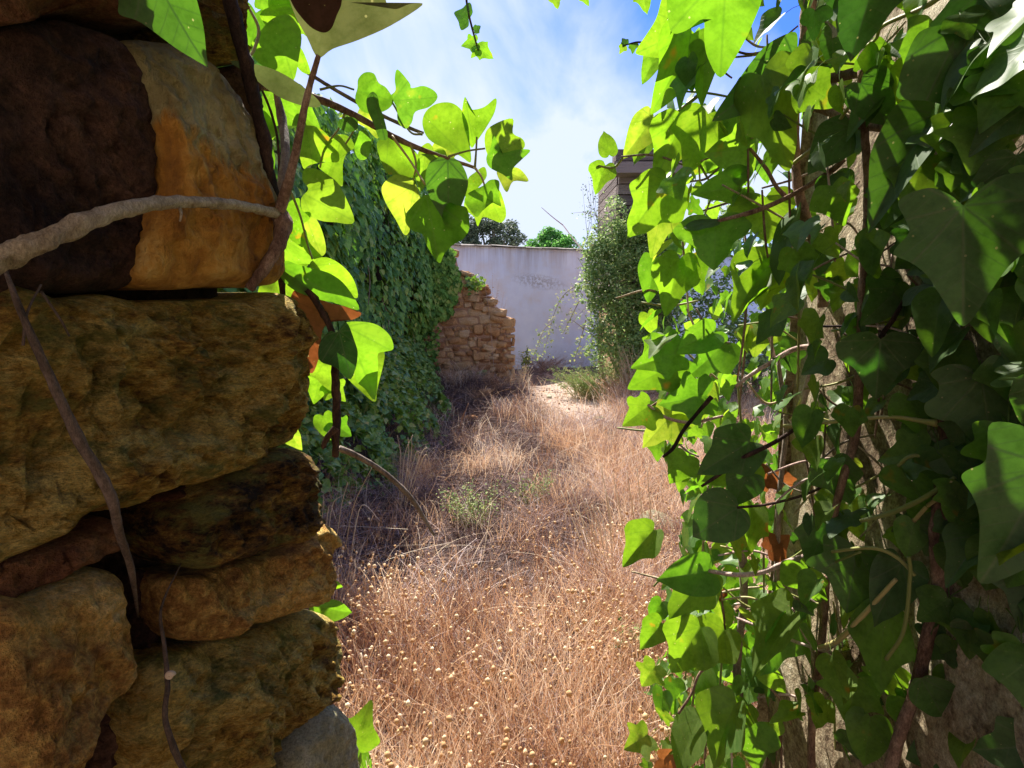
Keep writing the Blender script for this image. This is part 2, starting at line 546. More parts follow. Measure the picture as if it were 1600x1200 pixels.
GT = [(0.0, (0.17, 0.43, 0.012)), (0.5, (0.27, 0.56, 0.018)), (1.0, (0.38, 0.62, 0.025))]
GD = [(0.0, (0.030, 0.085, 0.014)), (0.5, (0.050, 0.130, 0.020)), (1.0, (0.085, 0.175, 0.030))]
M['leaf'] = leaf_mat('ivy_leaf', GD, GT, 0.50, 0.42, 0.28, 0.40, under=(0.09, 0.17, 0.05), spots=0.5)
M['leaf_yellow'] = leaf_mat('young_ivy_leaf', [(0.0, (0.08, 0.15, 0.02)), (1.0, (0.16, 0.22, 0.03))],
                            [(0.0, (0.22, 0.46, 0.012)), (0.7, (0.33, 0.56, 0.018)), (1.0, (0.48, 0.60, 0.04))], 0.62, 0.45, 0.25, 0.4, under=(0.16, 0.24, 0.06), spots=1.0)
M['leaf_dark'] = leaf_mat('shaded_mature_ivy_leaf', [(0.0, (0.034, 0.080, 0.026)), (0.6, (0.055, 0.125, 0.034)), (1.0, (0.10, 0.165, 0.045))],  # mature leaf; shade from leaves and doorway is partly in its darker colour
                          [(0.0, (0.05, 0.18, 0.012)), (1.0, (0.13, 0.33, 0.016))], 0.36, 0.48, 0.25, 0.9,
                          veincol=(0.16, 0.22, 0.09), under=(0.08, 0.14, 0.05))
M['leaf_wall'] = leaf_mat('wall_ivy_leaf', [(0.0, (0.050, 0.13, 0.025)), (0.5, (0.17, 0.37, 0.07)), (0.9, (0.34, 0.56, 0.12)), (1.0, (0.46, 0.52, 0.14))],
                          [(0.0, (0.12, 0.32, 0.02)), (1.0, (0.26, 0.48, 0.03))], 0.35, 0.5, 0.15, 0.3)
M['leaf_cover'] = leaf_mat('ground_ivy_leaf', [(0.0, (0.06, 0.14, 0.03)), (0.5, (0.19, 0.33, 0.06)), (0.9, (0.32, 0.44, 0.10)), (1.0, (0.46, 0.40, 0.13))],
                           [(0.0, (0.20, 0.42, 0.03)), (1.0, (0.36, 0.52, 0.04))], 0.3, 0.42, 0.4, 0.25)
M['leaf_dry'] = leaf_mat('dead_leaf', [(0.0, (0.16, 0.065, 0.03)), (1.0, (0.28, 0.13, 0.055))],
                         [(0.0, (0.30, 0.075, 0.02)), (1.0, (0.42, 0.14, 0.035))], 0.42, 0.7, 0.2, 0.3, veincol=(0.14, 0.06, 0.03))
M['leaf_old'] = leaf_mat('old_ivy_leaf', [(0.0, (0.13, 0.15, 0.06)), (1.0, (0.17, 0.18, 0.08))],
                         [(0.0, (0.16, 0.20, 0.05)), (1.0, (0.20, 0.22, 0.06))], 0.35, 0.6, 0.2, 0.25, veincol=(0.2, 0.22, 0.12))
M['leaf_spot'] = leaf_mat('blotched_ivy_leaf', GD, [(0.0, (0.12, 0.34, 0.012)), (0.62, (0.18, 0.42, 0.018)), (0.8, (0.45, 0.48, 0.03)), (1.0, (0.6, 0.45, 0.03))], 0.5, 0.42, 0.28, 0.4, spots=0.6)
M['leaf_rot'] = leaf_mat('rotten_leaf', [(0.0, (0.035, 0.020, 0.018)), (1.0, (0.07, 0.035, 0.028))],
                         [(0.0, (0.09, 0.04, 0.03)), (1.0, (0.12, 0.05, 0.03))], 0.3, 0.8, 0.1, 0.2, veincol=(0.05, 0.03, 0.02))
M['leaf_shrub'] = tint_mat('shrub_leaf', [(0.0, (0.10, 0.19, 0.05)), (0.5, (0.27, 0.40, 0.12)), (0.85, (0.46, 0.56, 0.22)), (1.0, (0.60, 0.56, 0.28))], 0.5, 0.45, 0.4)
M['leaf_tree'] = tint_mat('grey_tree_leaf', [(0.0, (0.05, 0.075, 0.04)), (0.6, (0.11, 0.15, 0.08)), (1.0, (0.22, 0.24, 0.15))], 0.6, 0.25, 0.3)
M['leaf_pine'] = tint_mat('bright_tree_leaf', [(0.0, (0.05, 0.17, 0.03)), (0.5, (0.13, 0.36, 0.06)), (1.0, (0.26, 0.52, 0.12))], 0.5, 0.45, 0.3)
M['straw'] = tint_mat('dry_grass_stem', [(0.0, (0.24, 0.11, 0.07)), (0.3, (0.53, 0.30, 0.16)), (0.6, (0.76, 0.51, 0.31)), (1.0, (0.92, 0.79, 0.62))], 0.7, 0.35, 0.25)
M['straw_grey'] = tint_mat('grey_grass_stem', [(0.0, (0.16, 0.10, 0.09)), (0.45, (0.38, 0.27, 0.25)), (1.0, (0.72, 0.60, 0.53))], 0.75, 0.15, 0.2)
M['straw_dark'] = tint_mat('dark_dead_stem', [(0.0, (0.06, 0.035, 0.032)), (0.5, (0.15, 0.09, 0.075)), (1.0, (0.36, 0.25, 0.20))], 0.8, 0.1, 0.15)
M['straw_pale'] = tint_mat('pale_straw', [(0.0, (0.60, 0.44, 0.27)), (1.0, (0.80, 0.68, 0.50))], 0.6, 0.15, 0.3)
M['seed'] = tint_mat('seed_head', [(0.0, (0.45, 0.25, 0.11)), (0.5, (0.66, 0.43, 0.22)), (1.0, (0.85, 0.70, 0.48))], 0.8, 0.15, 0.2)
M['litter'] = tint_mat('leaf_litter', [(0.0, (0.13, 0.06, 0.035)), (0.5, (0.30, 0.16, 0.09)), (1.0, (0.48, 0.32, 0.2))], 0.85, 0.1)
M['weed'] = tint_mat('green_weed', [(0.0, (0.11, 0.20, 0.05)), (0.5, (0.22, 0.32, 0.09)), (1.0, (0.42, 0.42, 0.16))], 0.6, 0.4)


def white_wall_mat():
    m, nt, out = new_mat('whitewash')
    v = pos_vec(nt)
    a = _n(nt, 'ShaderNodeTexNoise', i_Scale=1.6, i_Detail=7.0, i_Roughness=0.6)
    vs = pos_vec(nt, (5, 5, 0.35))
    st = _n(nt, 'ShaderNodeTexNoise', i_Scale=1.6, i_Detail=6.0, i_Roughness=0.65)
    sp = _n(nt, 'ShaderNodeTexNoise', i_Scale=17.0, i_Detail=8.0, i_Roughness=0.75)
    nt.links.new(v, a.inputs['Vector'])
    nt.links.new(vs, st.inputs['Vector'])
    nt.links.new(v, sp.inputs['Vector'])
    g = _n(nt, 'ShaderNodeNewGeometry')
    s = _n(nt, 'ShaderNodeSeparateXYZ')
    nt.links.new(g.outputs['Position'], s.inputs[0])
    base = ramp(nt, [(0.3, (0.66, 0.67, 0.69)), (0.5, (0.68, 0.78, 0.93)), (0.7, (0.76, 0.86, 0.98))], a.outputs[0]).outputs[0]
    # runs of dirt from under the coping
    top = math_(nt, 'DIVIDE', math_(nt, 'SUBTRACT', s.outputs[2], 2.10), 0.65, clamp=True)
    tm = math_(nt, 'MULTIPLY', top, ramp(nt, [(0.40, (0, 0, 0)), (0.68, (1, 1, 1))], st.outputs[0]).outputs[0])
    base = mixc(nt, math_(nt, 'MULTIPLY', tm, 0.75), base, (0.36, 0.34, 0.35))
    # mildew blotches half way up
    dx = math_(nt, 'DIVIDE', math_(nt, 'SUBTRACT', s.outputs[0], 0.66), 0.75)
    dz = math_(nt, 'DIVIDE', math_(nt, 'SUBTRACT', math_(nt, 'ADD', s.outputs[2], math_(nt, 'MULTIPLY', s.outputs[0], 0.12)), 2.12), 0.20)
    r2 = math_(nt, 'ADD', math_(nt, 'MULTIPLY', dx, dx), math_(nt, 'MULTIPLY', dz, dz))
    reg = math_(nt, 'SUBTRACT', 1.0, r2, clamp=True)
    bl = ramp(nt, [(0.46, (0, 0, 0)), (0.54, (1, 1, 1))], sp.outputs[0]).outputs[0]
    base = mixc(nt, math_(nt, 'MULTIPLY', math_(nt, 'MULTIPLY', bl, reg), 0.6), base, (0.22, 0.20, 0.19))
    # splash dirt at the foot
    ft = math_(nt, 'MULTIPLY', math_(nt, 'SUBTRACT', 0.55, s.outputs[2], clamp=True), ramp(nt, [(0.4, (0, 0, 0)), (0.6, (1, 1, 1))], sp.outputs[0]).outputs[0])
    base = mixc(nt, ft, base, (0.30, 0.24, 0.19))
    p = _n(nt, 'ShaderNodeBsdfPrincipled', i_Roughness=0.9)
    nt.links.new(base, p.inputs['Base Color'])
    bp = _n(nt, 'ShaderNodeBump', i_Strength=0.4, i_Distance=0.02)
    nt.links.new(math_(nt, 'ADD', a.outputs[0], math_(nt, 'MULTIPLY', sp.outputs[0], 0.3)), bp.inputs['Height'])
    nt.links.new(bp.outputs[0], p.inputs['Normal'])
    nt.links.new(p.outputs[0], out.inputs[0])
    return m


M['white'] = white_wall_mat()


def ground_mat():
    m, nt, out = new_mat('dry_soil')
    v = pos_vec(nt)
    a = _n(nt, 'ShaderNodeTexNoise', i_Scale=1.3, i_Detail=8.0, i_Roughness=0.65)
    b = _n(nt, 'ShaderNodeTexNoise', i_Scale=35.0, i_Detail=6.0, i_Roughness=0.7)
    nt.links.new(v, a.inputs['Vector'])
    nt.links.new(v, b.inputs['Vector'])
    c = ramp(nt, [(0.35, (0.045, 0.030, 0.028)), (0.5, (0.10, 0.066, 0.056)), (0.7, (0.22, 0.15, 0.12))],
             math_(nt, 'ADD', math_(nt, 'MULTIPLY', a.outputs[0], 0.5), math_(nt, 'MULTIPLY', b.outputs[0], 0.5))).outputs[0]
    g = _n(nt, 'ShaderNodeNewGeometry')
    s = _n(nt, 'ShaderNodeSeparateXYZ')
    nt.links.new(g.outputs['Position'], s.inputs[0])
    # trodden sandy path
    dx = math_(nt, 'DIVIDE', math_(nt, 'SUBTRACT', s.outputs[0], 0.95), 0.75)
    dy = math_(nt, 'DIVIDE', math_(nt, 'SUBTRACT', s.outputs[1], 9.0), 2.3)
    r2 = math_(nt, 'ADD', math_(nt, 'MULTIPLY', dx, dx), math_(nt, 'MULTIPLY', dy, dy))
    k = math_(nt, 'SUBTRACT', 1.25, math_(nt, 'ADD', r2, math_(nt, 'MULTIPLY', math_(nt, 'SUBTRACT', a.outputs[0], 0.5), 2.0)), clamp=True)
    sand = ramp(nt, [(0.35, (0.32, 0.23, 0.18)), (0.6, (0.48, 0.37, 0.29)), (0.8, (0.6, 0.5, 0.41))], b.outputs[0]).outputs[0]
    c = mixc(nt, k, c, sand)
    p = _n(nt, 'ShaderNodeBsdfPrincipled', i_Roughness=0.95)
    nt.links.new(c, p.inputs['Base Color'])
    bp = _n(nt, 'ShaderNodeBump', i_Strength=0.9, i_Distance=0.03)
    nt.links.new(b.outputs[0], bp.inputs['Height'])
    nt.links.new(bp.outputs[0], p.inputs['Normal'])
    nt.links.new(p.outputs[0], out.inputs[0])
    return m


M['ground'] = ground_mat()


# ------------------------------------------------------------------ ground
def ivy_x(Y):
    return -1.60 + 0.0 * Y


def gz(x, y):
    h = 0.07 * noise.noise(Vector((x * 0.9, y * 0.9, 3.1))) + 0.03 * noise.noise(Vector((x * 3, y * 3, 1.7)))
    if 1.6 < y < 9.6:
        d = x - ivy_x(y)
        h += 0.30 * max(0.0, 1 - max(d, 0) / 0.55) ** 1.5 * max(0, min(1, (10.5 - y)))
    # rubble spoil at the foot of the ruin
    d2 = math.hypot((x + 0.75) / 1.2, (y - 8.9) / 1.0)
    h += 0.34 * max(0.0, 1 - d2)
    return h


def build_ground():
    xs = np.concatenate([np.array([-120, -60, -25, -12, -7]), np.linspace(-5, 6, 111), np.array([8, 13, 26, 60, 120])])
    ys = np.concatenate([np.array([-60, -25, -10, -5, -3, -1]), np.linspace(0, 14, 141), np.array([16, 20, 30, 50, 90, 180])])
    V = []
    for y in ys:
        for x in xs:
            inside = -5 <= x <= 6 and 0.9 <= y <= 14
            V.append((x, y, gz(x, y) if inside else 0.0))
    nx, ny = len(xs), len(ys)
    q = np.array([(j * nx + i, j * nx + i + 1, (j + 1) * nx + i + 1, (j + 1) * nx + i) for j in range(ny - 1) for i in range(nx - 1)])
    o = obj('ground', mesh_np('ground', V, [q], M['ground']))
    tag(o, 'dry brown soil of the overgrown plot', None, kind='structure')


build_ground()


# ------------------------------------------------------------------ unseen room added around the camera to shade the pier; doorway wall
def structure(name, me):
    return tag(obj(name, me), kind='structure')


structure('added_ceiling', box_mesh('added_ceiling', -3.2, 3.2, -1.2, 0.49, 2.56, 2.72, M['room']))  # unseen, added; its depth sets how much sky light reaches the pier
structure('added_back_wall', box_mesh('added_back_wall', -3.2, 3.2, -3.4, -3.2, -0.1, 2.72, M['room']))  # unseen, added with the side walls to dim and warm the pier
structure('added_side_wall', box_mesh('added_side_wall', -3.4, -3.2, -3.2, 0.49, -0.1, 2.72, M['room']))
structure('added_side_wall', box_mesh('added_side_wall', 3.2, 3.4, -3.2, 0.49, -0.1, 2.72, M['room']))


# irregular fieldstone
def jamb_stone(parent, poly_px, mat, bulge=0.05, off=0.0, depth=0.12, rough=0.012, seed=0, label=None, nr=18, k=7):
    c3 = [PJ(x, y, off) for x, y in poly_px]
    # 2D coordinates in the jamb plane
    pts = [Vector(((p - JA).dot(JD), p.z, 0)) for p in c3]
    out = catmull(pts, k, True)
    # soften the corners
    for _ in range(1):
        out = [(out[i - 1] + out[i] * 2 + out[(i + 1) % len(out)]) / 4 for i in range(len(out))]
    n = len(out)
    cen = sum(out, Vector()) / n
    V = []
    ts = [(1 - (i / nr) ** 1.35) for i in range(nr)]             # 1 .. towards 0
    rings = []
    for i, t in enumerate(ts):
        ring = []
        for j, p in enumerate(out):
            q = cen + (p - cen) * t
            h = bulge * (1 - t ** 7) ** 0.6
            w = Vector((q.x * 1.0 + seed * 3.1, q.y, seed))
            lat = Vector((noise.noise(w * 14 + Vector((5, 0, 0))), noise.noise(w * 14 + Vector((0, 9, 0))), 0)) * rough * 0.8
            q2 = q + lat * min(1, t * 1.2)
            r_ = noise.noise(w * 5) * 1.8 + noise.noise(w * 12) * 1.0 - abs(noise.noise(w * 22)) * 1.3 + noise.noise(w * 48) * 0.55 + noise.noise(w * 100) * 0.35
            r_ += 0.9 * math.floor(2.5 * noise.noise(w * 9 + Vector((3, 3, 0)))) / 2.5
            ledge = abs(noise.noise(Vector((q.x * 2.5, q.y * 16 + seed, 2)))) * 0.9
            h += rough * 1.9 * (r_ - ledge) * (1 - .75 * t ** 8)
            ring.append((q2, h))
        rings.append(ring)
    back = [(q - Vector((0, 0, 0)), -depth) for q, _ in rings[0]]
    allr = [back, [(q, -0.02) for q, _ in rings[0]]] + rings
    o_ = JA + JN * off
    for ring in allr:
        for q, h in ring:
            w3 = o_ + JD * q.x + JN * h
            V.append((w3.x, w3.y, q.y))
    w3 = o_ + JD * cen.x + JN * (bulge + rough * noise.noise(cen * 5))
    V.append((w3.x, w3.y, cen.y))
    ci = len(V) - 1
    Q = []
    for i in range(len(allr) - 1):
        for j in range(n):
            j2 = (j + 1) % n
            Q.append((i * n + j, i * n + j2, (i + 1) * n + j2, (i + 1) * n + j))
    T = [((len(allr) - 1) * n + j, (len(allr) - 1) * n + (j + 1) % n, ci) for j in range(n)]
    # orientation: make the front face the opening
    o = obj('stone', mesh_np('stone', V, [np.array(Q), np.array(T)], mat), parent)
    if label:
        o['label'] = label
    return o


pier = empty('stone_pier', (-0.6, 0.8, 0), 'thick rough stone pier of a doorway, dark and mossy, filling the left of the view', 'stone wall')
ja0 = JA - JN * 0.055
a0 = ja0 + JD * -0.02
a1 = ja0 + JD * (0.435 * 0.80)
me = prism_mesh('mortar', [(a0.x, a0.y), (a1.x, a1.y), (-3.3, a1.y + 0.02), (-3.3, a0.y - 0.06)], -0.2, 2.62, M['mortar'])
obj('mortar', me, pier)
ST = [
    ([(-70, 62), (40, 30), (110, 38), (165, 62), (190, 120), (212, 190), (222, 300), (200, 380), (194, 450), (60, 458), (-70, 458)], 'stone_dark', 0.05, 0.01, 0.008, 'smooth dark brown stone'),
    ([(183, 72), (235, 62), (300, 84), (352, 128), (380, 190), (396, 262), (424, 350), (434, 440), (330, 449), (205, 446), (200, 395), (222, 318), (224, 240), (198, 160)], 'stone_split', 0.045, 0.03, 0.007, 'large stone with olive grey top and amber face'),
    ([(-70, -80), (90, -80), (250, -60), (268, 12), (245, 46), (180, 44), (110, 22), (40, 18), (-70, 48)], 'stone_red', 0.06, 0.03, 0.014, 'reddish stone at the top'),
    ([(272, -80), (345, -80), (366, -20), (374, 40), (384, 92), (352, 104), (318, 84), (286, 60), (268, 30)], 'stone_moss', 0.045, 0.02, 0.016, None),
    ([(350, 112), (384, 104), (390, 150), (396, 205), (384, 180), (366, 146)], 'stone_dark', 0.03, 0.0, 0.010, None),
    ([(-70, 466), (80, 470), (180, 466), (262, 472), (340, 464), (438, 460), (462, 510), (478, 560), (470, 630), (448, 686), (392, 708), (340, 740), (250, 758), (190, 788), (90, 818), (-70, 868)], 'stone_moss', 0.065, 0.015, 0.016, 'large mossy golden brown stone'),
    ([(262, 812), (290, 786), (352, 748), (404, 716), (446, 700), (484, 712), (496, 748), (484, 796), (452, 838), (412, 852), (352, 872), (296, 888), (264, 862)], 'stone_moss', 0.06, 0.035, 0.012, 'rounded greenish yellow stone'),
    ([(240, 778), (290, 760), (336, 744), (346, 752), (300, 776), (262, 802), (240, 800)], 'stone_red', 0.02, -0.02, 0.010, None),
    ([(350, 722), (388, 704), (426, 694), (436, 700), (404, 714), (362, 738)], 'stone_dark', 0.02, -0.01, 0.008, None),
    ([(-70, 902), (0, 862), (84, 832), (150, 806), (170, 822), (160, 850), (96, 884), (20, 914), (-70, 952)], 'stone_red', 0.04, 0.0, 0.010, 'narrow brown wedge stone'),
    ([(-70, 968), (40, 926), (120, 894), (172, 890), (190, 930), (192, 1010), (186, 1066), (120, 1112), (72, 1160), (40, 1210), (20, 1290), (-70, 1290)], 'stone_ochre', 0.06, 0.02, 0.009, 'big smooth ochre stone'),
    ([(254, 910), (300, 896), (366, 880), (424, 860), (462, 828), (492, 812), (508, 836), (502, 884), (474, 934), (430, 958), (376, 978), (296, 998), (256, 974)], 'stone_ochre', 0.055, 0.02, 0.012, None),
    ([(198, 900), (240, 900), (246, 960), (240, 1010), (206, 1040), (198, 980)], 'stone_dark', 0.02, -0.03, 0.01, None),
    ([(214, 1052), (262, 1012), (330, 1002), (410, 984), (466, 958), (512, 962), (528, 1012), (518, 1066), (486, 1110), (430, 1152), (400, 1200), (390, 1290), (214, 1290), (200, 1150)], 'stone_moss', 0.07, 0.03, 0.016, 'large mossy bottom stone with a sunlit tip'),
    ([(430, 1200), (470, 1140), (508, 1096), (534, 1120), (546, 1170), (552, 1290), (430, 1290)], 'stone_grey', 0.05, 0.02, 0.005, 'smooth pale grey green stone'),
    ([(50, 1290), (76, 1180), (130, 1124), (190, 1084), (196, 1160), (206, 1290)], 'stone_dark', 0.03, -0.02, 0.012, None),
]
for i, (poly, mt, bl, off, ro, lb) in enumerate(ST):
    jamb_stone(pier, poly, M[mt], bl, off, 0.13, ro, seed=i * 1.37 + 0.5, label=lb, nr=44 if len(poly) > 10 else 16, k=10)

# right jamb: rubble with old plaster, behind the ivy
rp = empty('plastered_wall', (0.9, 0.8, 0), 'old crumbling cream plastered wall behind the ivy on the right', 'wall')


def rough_panel(name, origin, du, dv, nu, nv, nrm, amp, mat, parent, seed):
    V = []
    for j in range(nv + 1):
        for i in range(nu + 1):
            p = origin + du * (i / nu) + dv * (j / nv)
            q = p * 2.2 + Vector((seed, 0, 0))
            h = noise.noise(q) * 1.2 + noise.noise(q * 3) * 0.5 + noise.noise(q * 8) * 0.25
            V.append(tuple(p + nrm * amp * h))
    Q = [(j * (nu + 1) + i, j * (nu + 1) + i + 1, (j + 1) * (nu + 1) + i + 1, (j + 1) * (nu + 1) + i) for j in range(nv) for i in range(nu)]
    return obj(name, mesh_np(name, V, [np.array(Q)], mat), parent)


obj('core', box_mesh('core', 0.60, 3.3, 0.52, 1.06, -0.2, 2.62, M['mortar']), rp)
rough_panel('plaster', Vector((0.565, 0.462, -0.1)), Vector((0, 0.64, 0)), Vector((0, 0, 2.65)), 30, 120, Vector((-1, 0, 0)), 0.018, M['plaster'], rp, 3)
rough_panel('plaster', Vector((3.3, 0.49, -0.1)), Vector((-2.755, 0, 0)), Vector((0, 0, 2.65)), 60, 60, Vector((0, -1, 0)), 0.015, M['plaster'], rp, 5)
rough_panel('plaster', Vector((0.545, 1.08, -0.1)), Vector((2.755, 0, 0)), Vector((0, 0, 2.65)), 60, 60, Vector((0, 1, 0)), 0.015, M['plaster'], rp, 8)
lint = obj('lintel', box_mesh('lintel', -0.95, 0.95, 0.49, 1.0, 2.622, 2.86, M['bark_grey']))
tag(lint, 'old timber lintel over the doorway', 'lintel')


# ------------------------------------------------------------------ garden walls
gw = empty('garden_wall', (-1.5, 4.8, 0), 'tall left side wall of the plot, buried under small ivy leaves', 'wall')
poly = []
Ys = [1.1, 3.0, 5.0, 7.0, 8.4, 9.68]
tops = [2.7, 2.75, 3.0, 3.3, 3.5, 3.6]
for i in range(len(Ys) - 1):
    y0, y1, zt = Ys[i], Ys[i + 1], (tops[i] + tops[i + 1]) / 2
    x0, x1 = ivy_x(y0) - 0.12, ivy_x(y1) - 0.13
    obj('wall_section', prism_mesh('wall_section', [(x0, y0), (x1, y1 - 0.003), (x1 - 0.45, y1 - 0.003), (x0 - 0.45, y0)], -0.2, zt - 0.05, M['mortar']), gw)  # dark backing colour stands for shade in the gaps between ivy leaves


# ruined cross wall
def ruin_top(x):
    # profile measured at Y=9.7
    pts = [(-3.0, 3.3), (-1.7, 3.2), (-1.08, 2.46), (-.99, 2.42), (-.97, 2.10), (-.74, 2.06), (-.72, 1.90), (-.52, 1.84), (-.50, 1.66), (-.30, 1.60), (-.28, 1.42), (.04, 1.36)]
    old = [ (-1.02, 2.02), (-0.74, 1.98), (-0.60, 1.86), (-0.40, 1.76), (-0.22, 1.52), (-0.10, 1.38), (0.04, 1.30)]
    return float(np.interp(x, [p[0] for p in pts], [p[1] for p in pts]))


def block_variants(n=14):
    res = []
    for s in range(n):
        r_ = random.Random(s * 11 + 3)
        V = []
        idx = {}
        for i in range(4):
            for j in range(3):
                for k in range(4):
                    if i in (1, 2) and j == 1 and k in (1, 2):
                        continue
                    x, y, z = (-1, -0.62, 0.62, 1)[i], j - 1, (-1, -0.62, 0.62, 1)[k]
                    edge = (abs(x) == 1) + (abs(y) == 1) + (abs(z) == 1)
                    f = {1: 1.0, 2: 0.90, 3: 0.78, 0: 1.0}[edge]
                    jx = r_.uniform(-.09, .09)
                    jz = r_.uniform(-.12, .12)
                    idx[(i, j, k)] = len(V)
                    V.append((0.5 * x * f + jx * 0.5, 0.5 * y * (f if edge > 1 else 1.12) + r_.uniform(-.08, .08), 0.5 * z * f + jz * 0.5))
        Q = []
        for k in (0, 3):
            for i in range(3):
                for j in range(2):
                    q = [idx[(i, j, k)], idx[(i + 1, j, k)], idx[(i + 1, j + 1, k)], idx[(i, j + 1, k)]]
                    Q.append(q if k == 3 else q[::-1])
        for j in (0, 2):
            for i in range(3):
                for k in range(3):
                    q = [idx[(i, j, k)], idx[(i + 1, j, k)], idx[(i + 1, j, k + 1)], idx[(i, j, k + 1)]]
                    Q.append(q if j == 0 else q[::-1])
        for i in (0, 3):
            for j in range(2):
                for k in range(3):
                    q = [idx[(i, j, k)], idx[(i, j + 1, k)], idx[(i, j + 1, k + 1)], idx[(i, j, k + 1)]]
                    Q.append(q if i == 3 else q[::-1])
        res.append(mesh_np('stone', V, [np.array(Q)], M['ruin'], smooth=(s % 2 == 0)))
    return res


BLK = block_variants()
ruin = empty('ruined_wall', (-0.9, 9.9, 0), 'broken rubble wall of warm brown stones with a stepped sloping top', 'stone wall')
xs_ = np.linspace(-3.0, -0.02, 40)
V = []
for x in xs_:
    t = max(0.1, ruin_top(x) - 0.07)
    V += [(x, 9.70, -0.2), (x, 9.70, t), (x, 10.10, t), (x, 10.10, -0.2)]
Q = []
for i in range(39):
    for k in range(4):
        k2 = (k + 1) % 4
        Q.append((i * 4 + k, (i + 1) * 4 + k, (i + 1) * 4 + k2, i * 4 + k2))
Q += [(0, 1, 2, 3), (39 * 4 + 3, 39 * 4 + 2, 39 * 4 + 1, 39 * 4)]
obj('mortar', mesh_np('mortar', V, [np.array(Q)], M['ruin_mortar'], smooth=False), ruin)
r_ = random.Random(5)
z = -0.05
ns = 0
while z < 2.1:
    h = r_.choice([0.07, 0.09, 0.11, 0.13, 0.16])
    x = -2.05 + r_.uniform(0, 0.1)
    while x < 0.02:
        w = h * r_.uniform(0.8, 2.9)
        w = min(w, 0.36)
        if x + w > 0.03:
            w = 0.05 - x
            if w < 0.05:
                break
        if z + h * 0.6 < ruin_top(x + w / 2) and ns < 235:
            o = bpy.data.objects.new('stone', r_.choice(BLK))
            hh = h * r_.uniform(0.82, 1.12)
            o.location = Vector((x + w / 2, 9.766 - r_.uniform(-0.010, 0.018), z + h / 2 + r_.uniform(-.02, .02) + .03 * math.sin(x * 5 + z * 9))) - Vector(ruin.location)
            o.scale = (w * 1.04, 0.16, hh * 1.07)
            o.rotation_euler = (r_.uniform(-.05, .05), r_.uniform(-.14, .14), r_.uniform(-.08, .08))
            link(o, ruin)
            ns += 1
        x += w + 0.008
    z += h * 0.98 + 0.006
# larger irregular stones bedded among the courses
for k in range(34):
    x = r_.uniform(-1.9, -.18)
    z = r_.uniform(.05, ruin_top(x) - .1)
    o = bpy.data.objects.new('stone', r_.choice(BLK))
    o.location = Vector((x, 9.735, z)) - Vector(ruin.location)
    s_ = r_.uniform(.10, .21)
    o.scale = (s_ * r_.uniform(1.0, 1.9), 0.18, s_ * r_.uniform(.7, 1.0))
    o.rotation_euler = (0, r_.uniform(-.35, .35), 0)
    link(o, ruin)
# loose capping stones and the squared end
for k in range(26):
    x = r_.uniform(-1.1, -0.1)
    o = bpy.data.objects.new('stone', r_.choice(BLK))
    o.location = Vector((x, 9.86 + r_.uniform(-.1, .1), ruin_top(x) - 0.02)) - Vector(ruin.location)
    s_ = r_.uniform(0.10, 0.2)
    o.scale = (s_ * 1.3, 0.26, s_ * 0.6)
    o.rotation_euler = (r_.uniform(-.2, .2), r_.uniform(-.3, .3), r_.uniform(-.5, .5))
    link(o, ruin)

# whitewashed wall at the end
ww = empty('white_wall', (0, 12.9, 0), 'tall whitewashed wall across the far end of the plot with mildew stains', 'wall')


def wy(x):
    return 12.76 + 0.42 * x


WT = 2.80
V, nn = [], 60
for j in range(25):
    for i in range(nn + 1):
        x = -3.6 + 11.0 * i / nn
        z = -0.2 + (WT + 0.2) * j / 24
        V.append((x, wy(x) + 0.012 * noise.noise(Vector((x * 1.5, 0, z * 1.5))), z))
Q = [(j * (nn + 1) + i, j * (nn + 1) + i + 1, (j + 1) * (nn + 1) + i + 1, (j + 1) * (nn + 1) + i) for j in range(24) for i in range(nn)]
obj('wall_face', mesh_np('wall_face', V, [np.array(Q)], M['white']), ww)
obj('wall_core', prism_mesh('wall_core', [(-3.6, wy(-3.6) + 0.03), (7.4, wy(7.4) + 0.03), (7.4, wy(7.4) + 0.34), (-3.6, wy(-3.6) + 0.34)], -0.2, WT, M['white']), ww)
tm = Acc()
n_ = 8
for i in range(n_ + 1):
    a = math.pi * i / n_
    for yy, rr in ((-0.26, 1.0), (0.26, 0.9)):
        for rad in (0.10, 0.085):
            tm.V.append((yy, math.cos(a) * rad * rr * 2.3, math.sin(a) * rad * rr * 0.42))
            tm.tint.append(.5)
for i in range(n_):
    o_ = i * 4
    tm.Q += [(o_, o_ + 2, o_ + 6, o_ + 4), (o_ + 1, o_ + 5, o_ + 7, o_ + 3), (o_, o_ + 4, o_ + 5, o_ + 1), (o_ + 2, o_ + 3, o_ + 7, o_ + 6)]
tile_me = tm.mesh('coping_tile', M['tile'])
x = -2.2
i = 0
while x < 6.9:
    o = bpy.data.objects.new('coping_tile', tile_me)
    o.location = Vector((x, wy(x) + 0.15, WT + 0.002 + rnd.uniform(0, 0.012))) - Vector(ww.location)
    o.rotation_euler = (rnd.uniform(-.03, .03), rnd.uniform(-.03, .03), math.atan(0.42) + rnd.uniform(-.04, .04))
    link(o, ww)
    x += 0.33 * 1.16
    i += 1

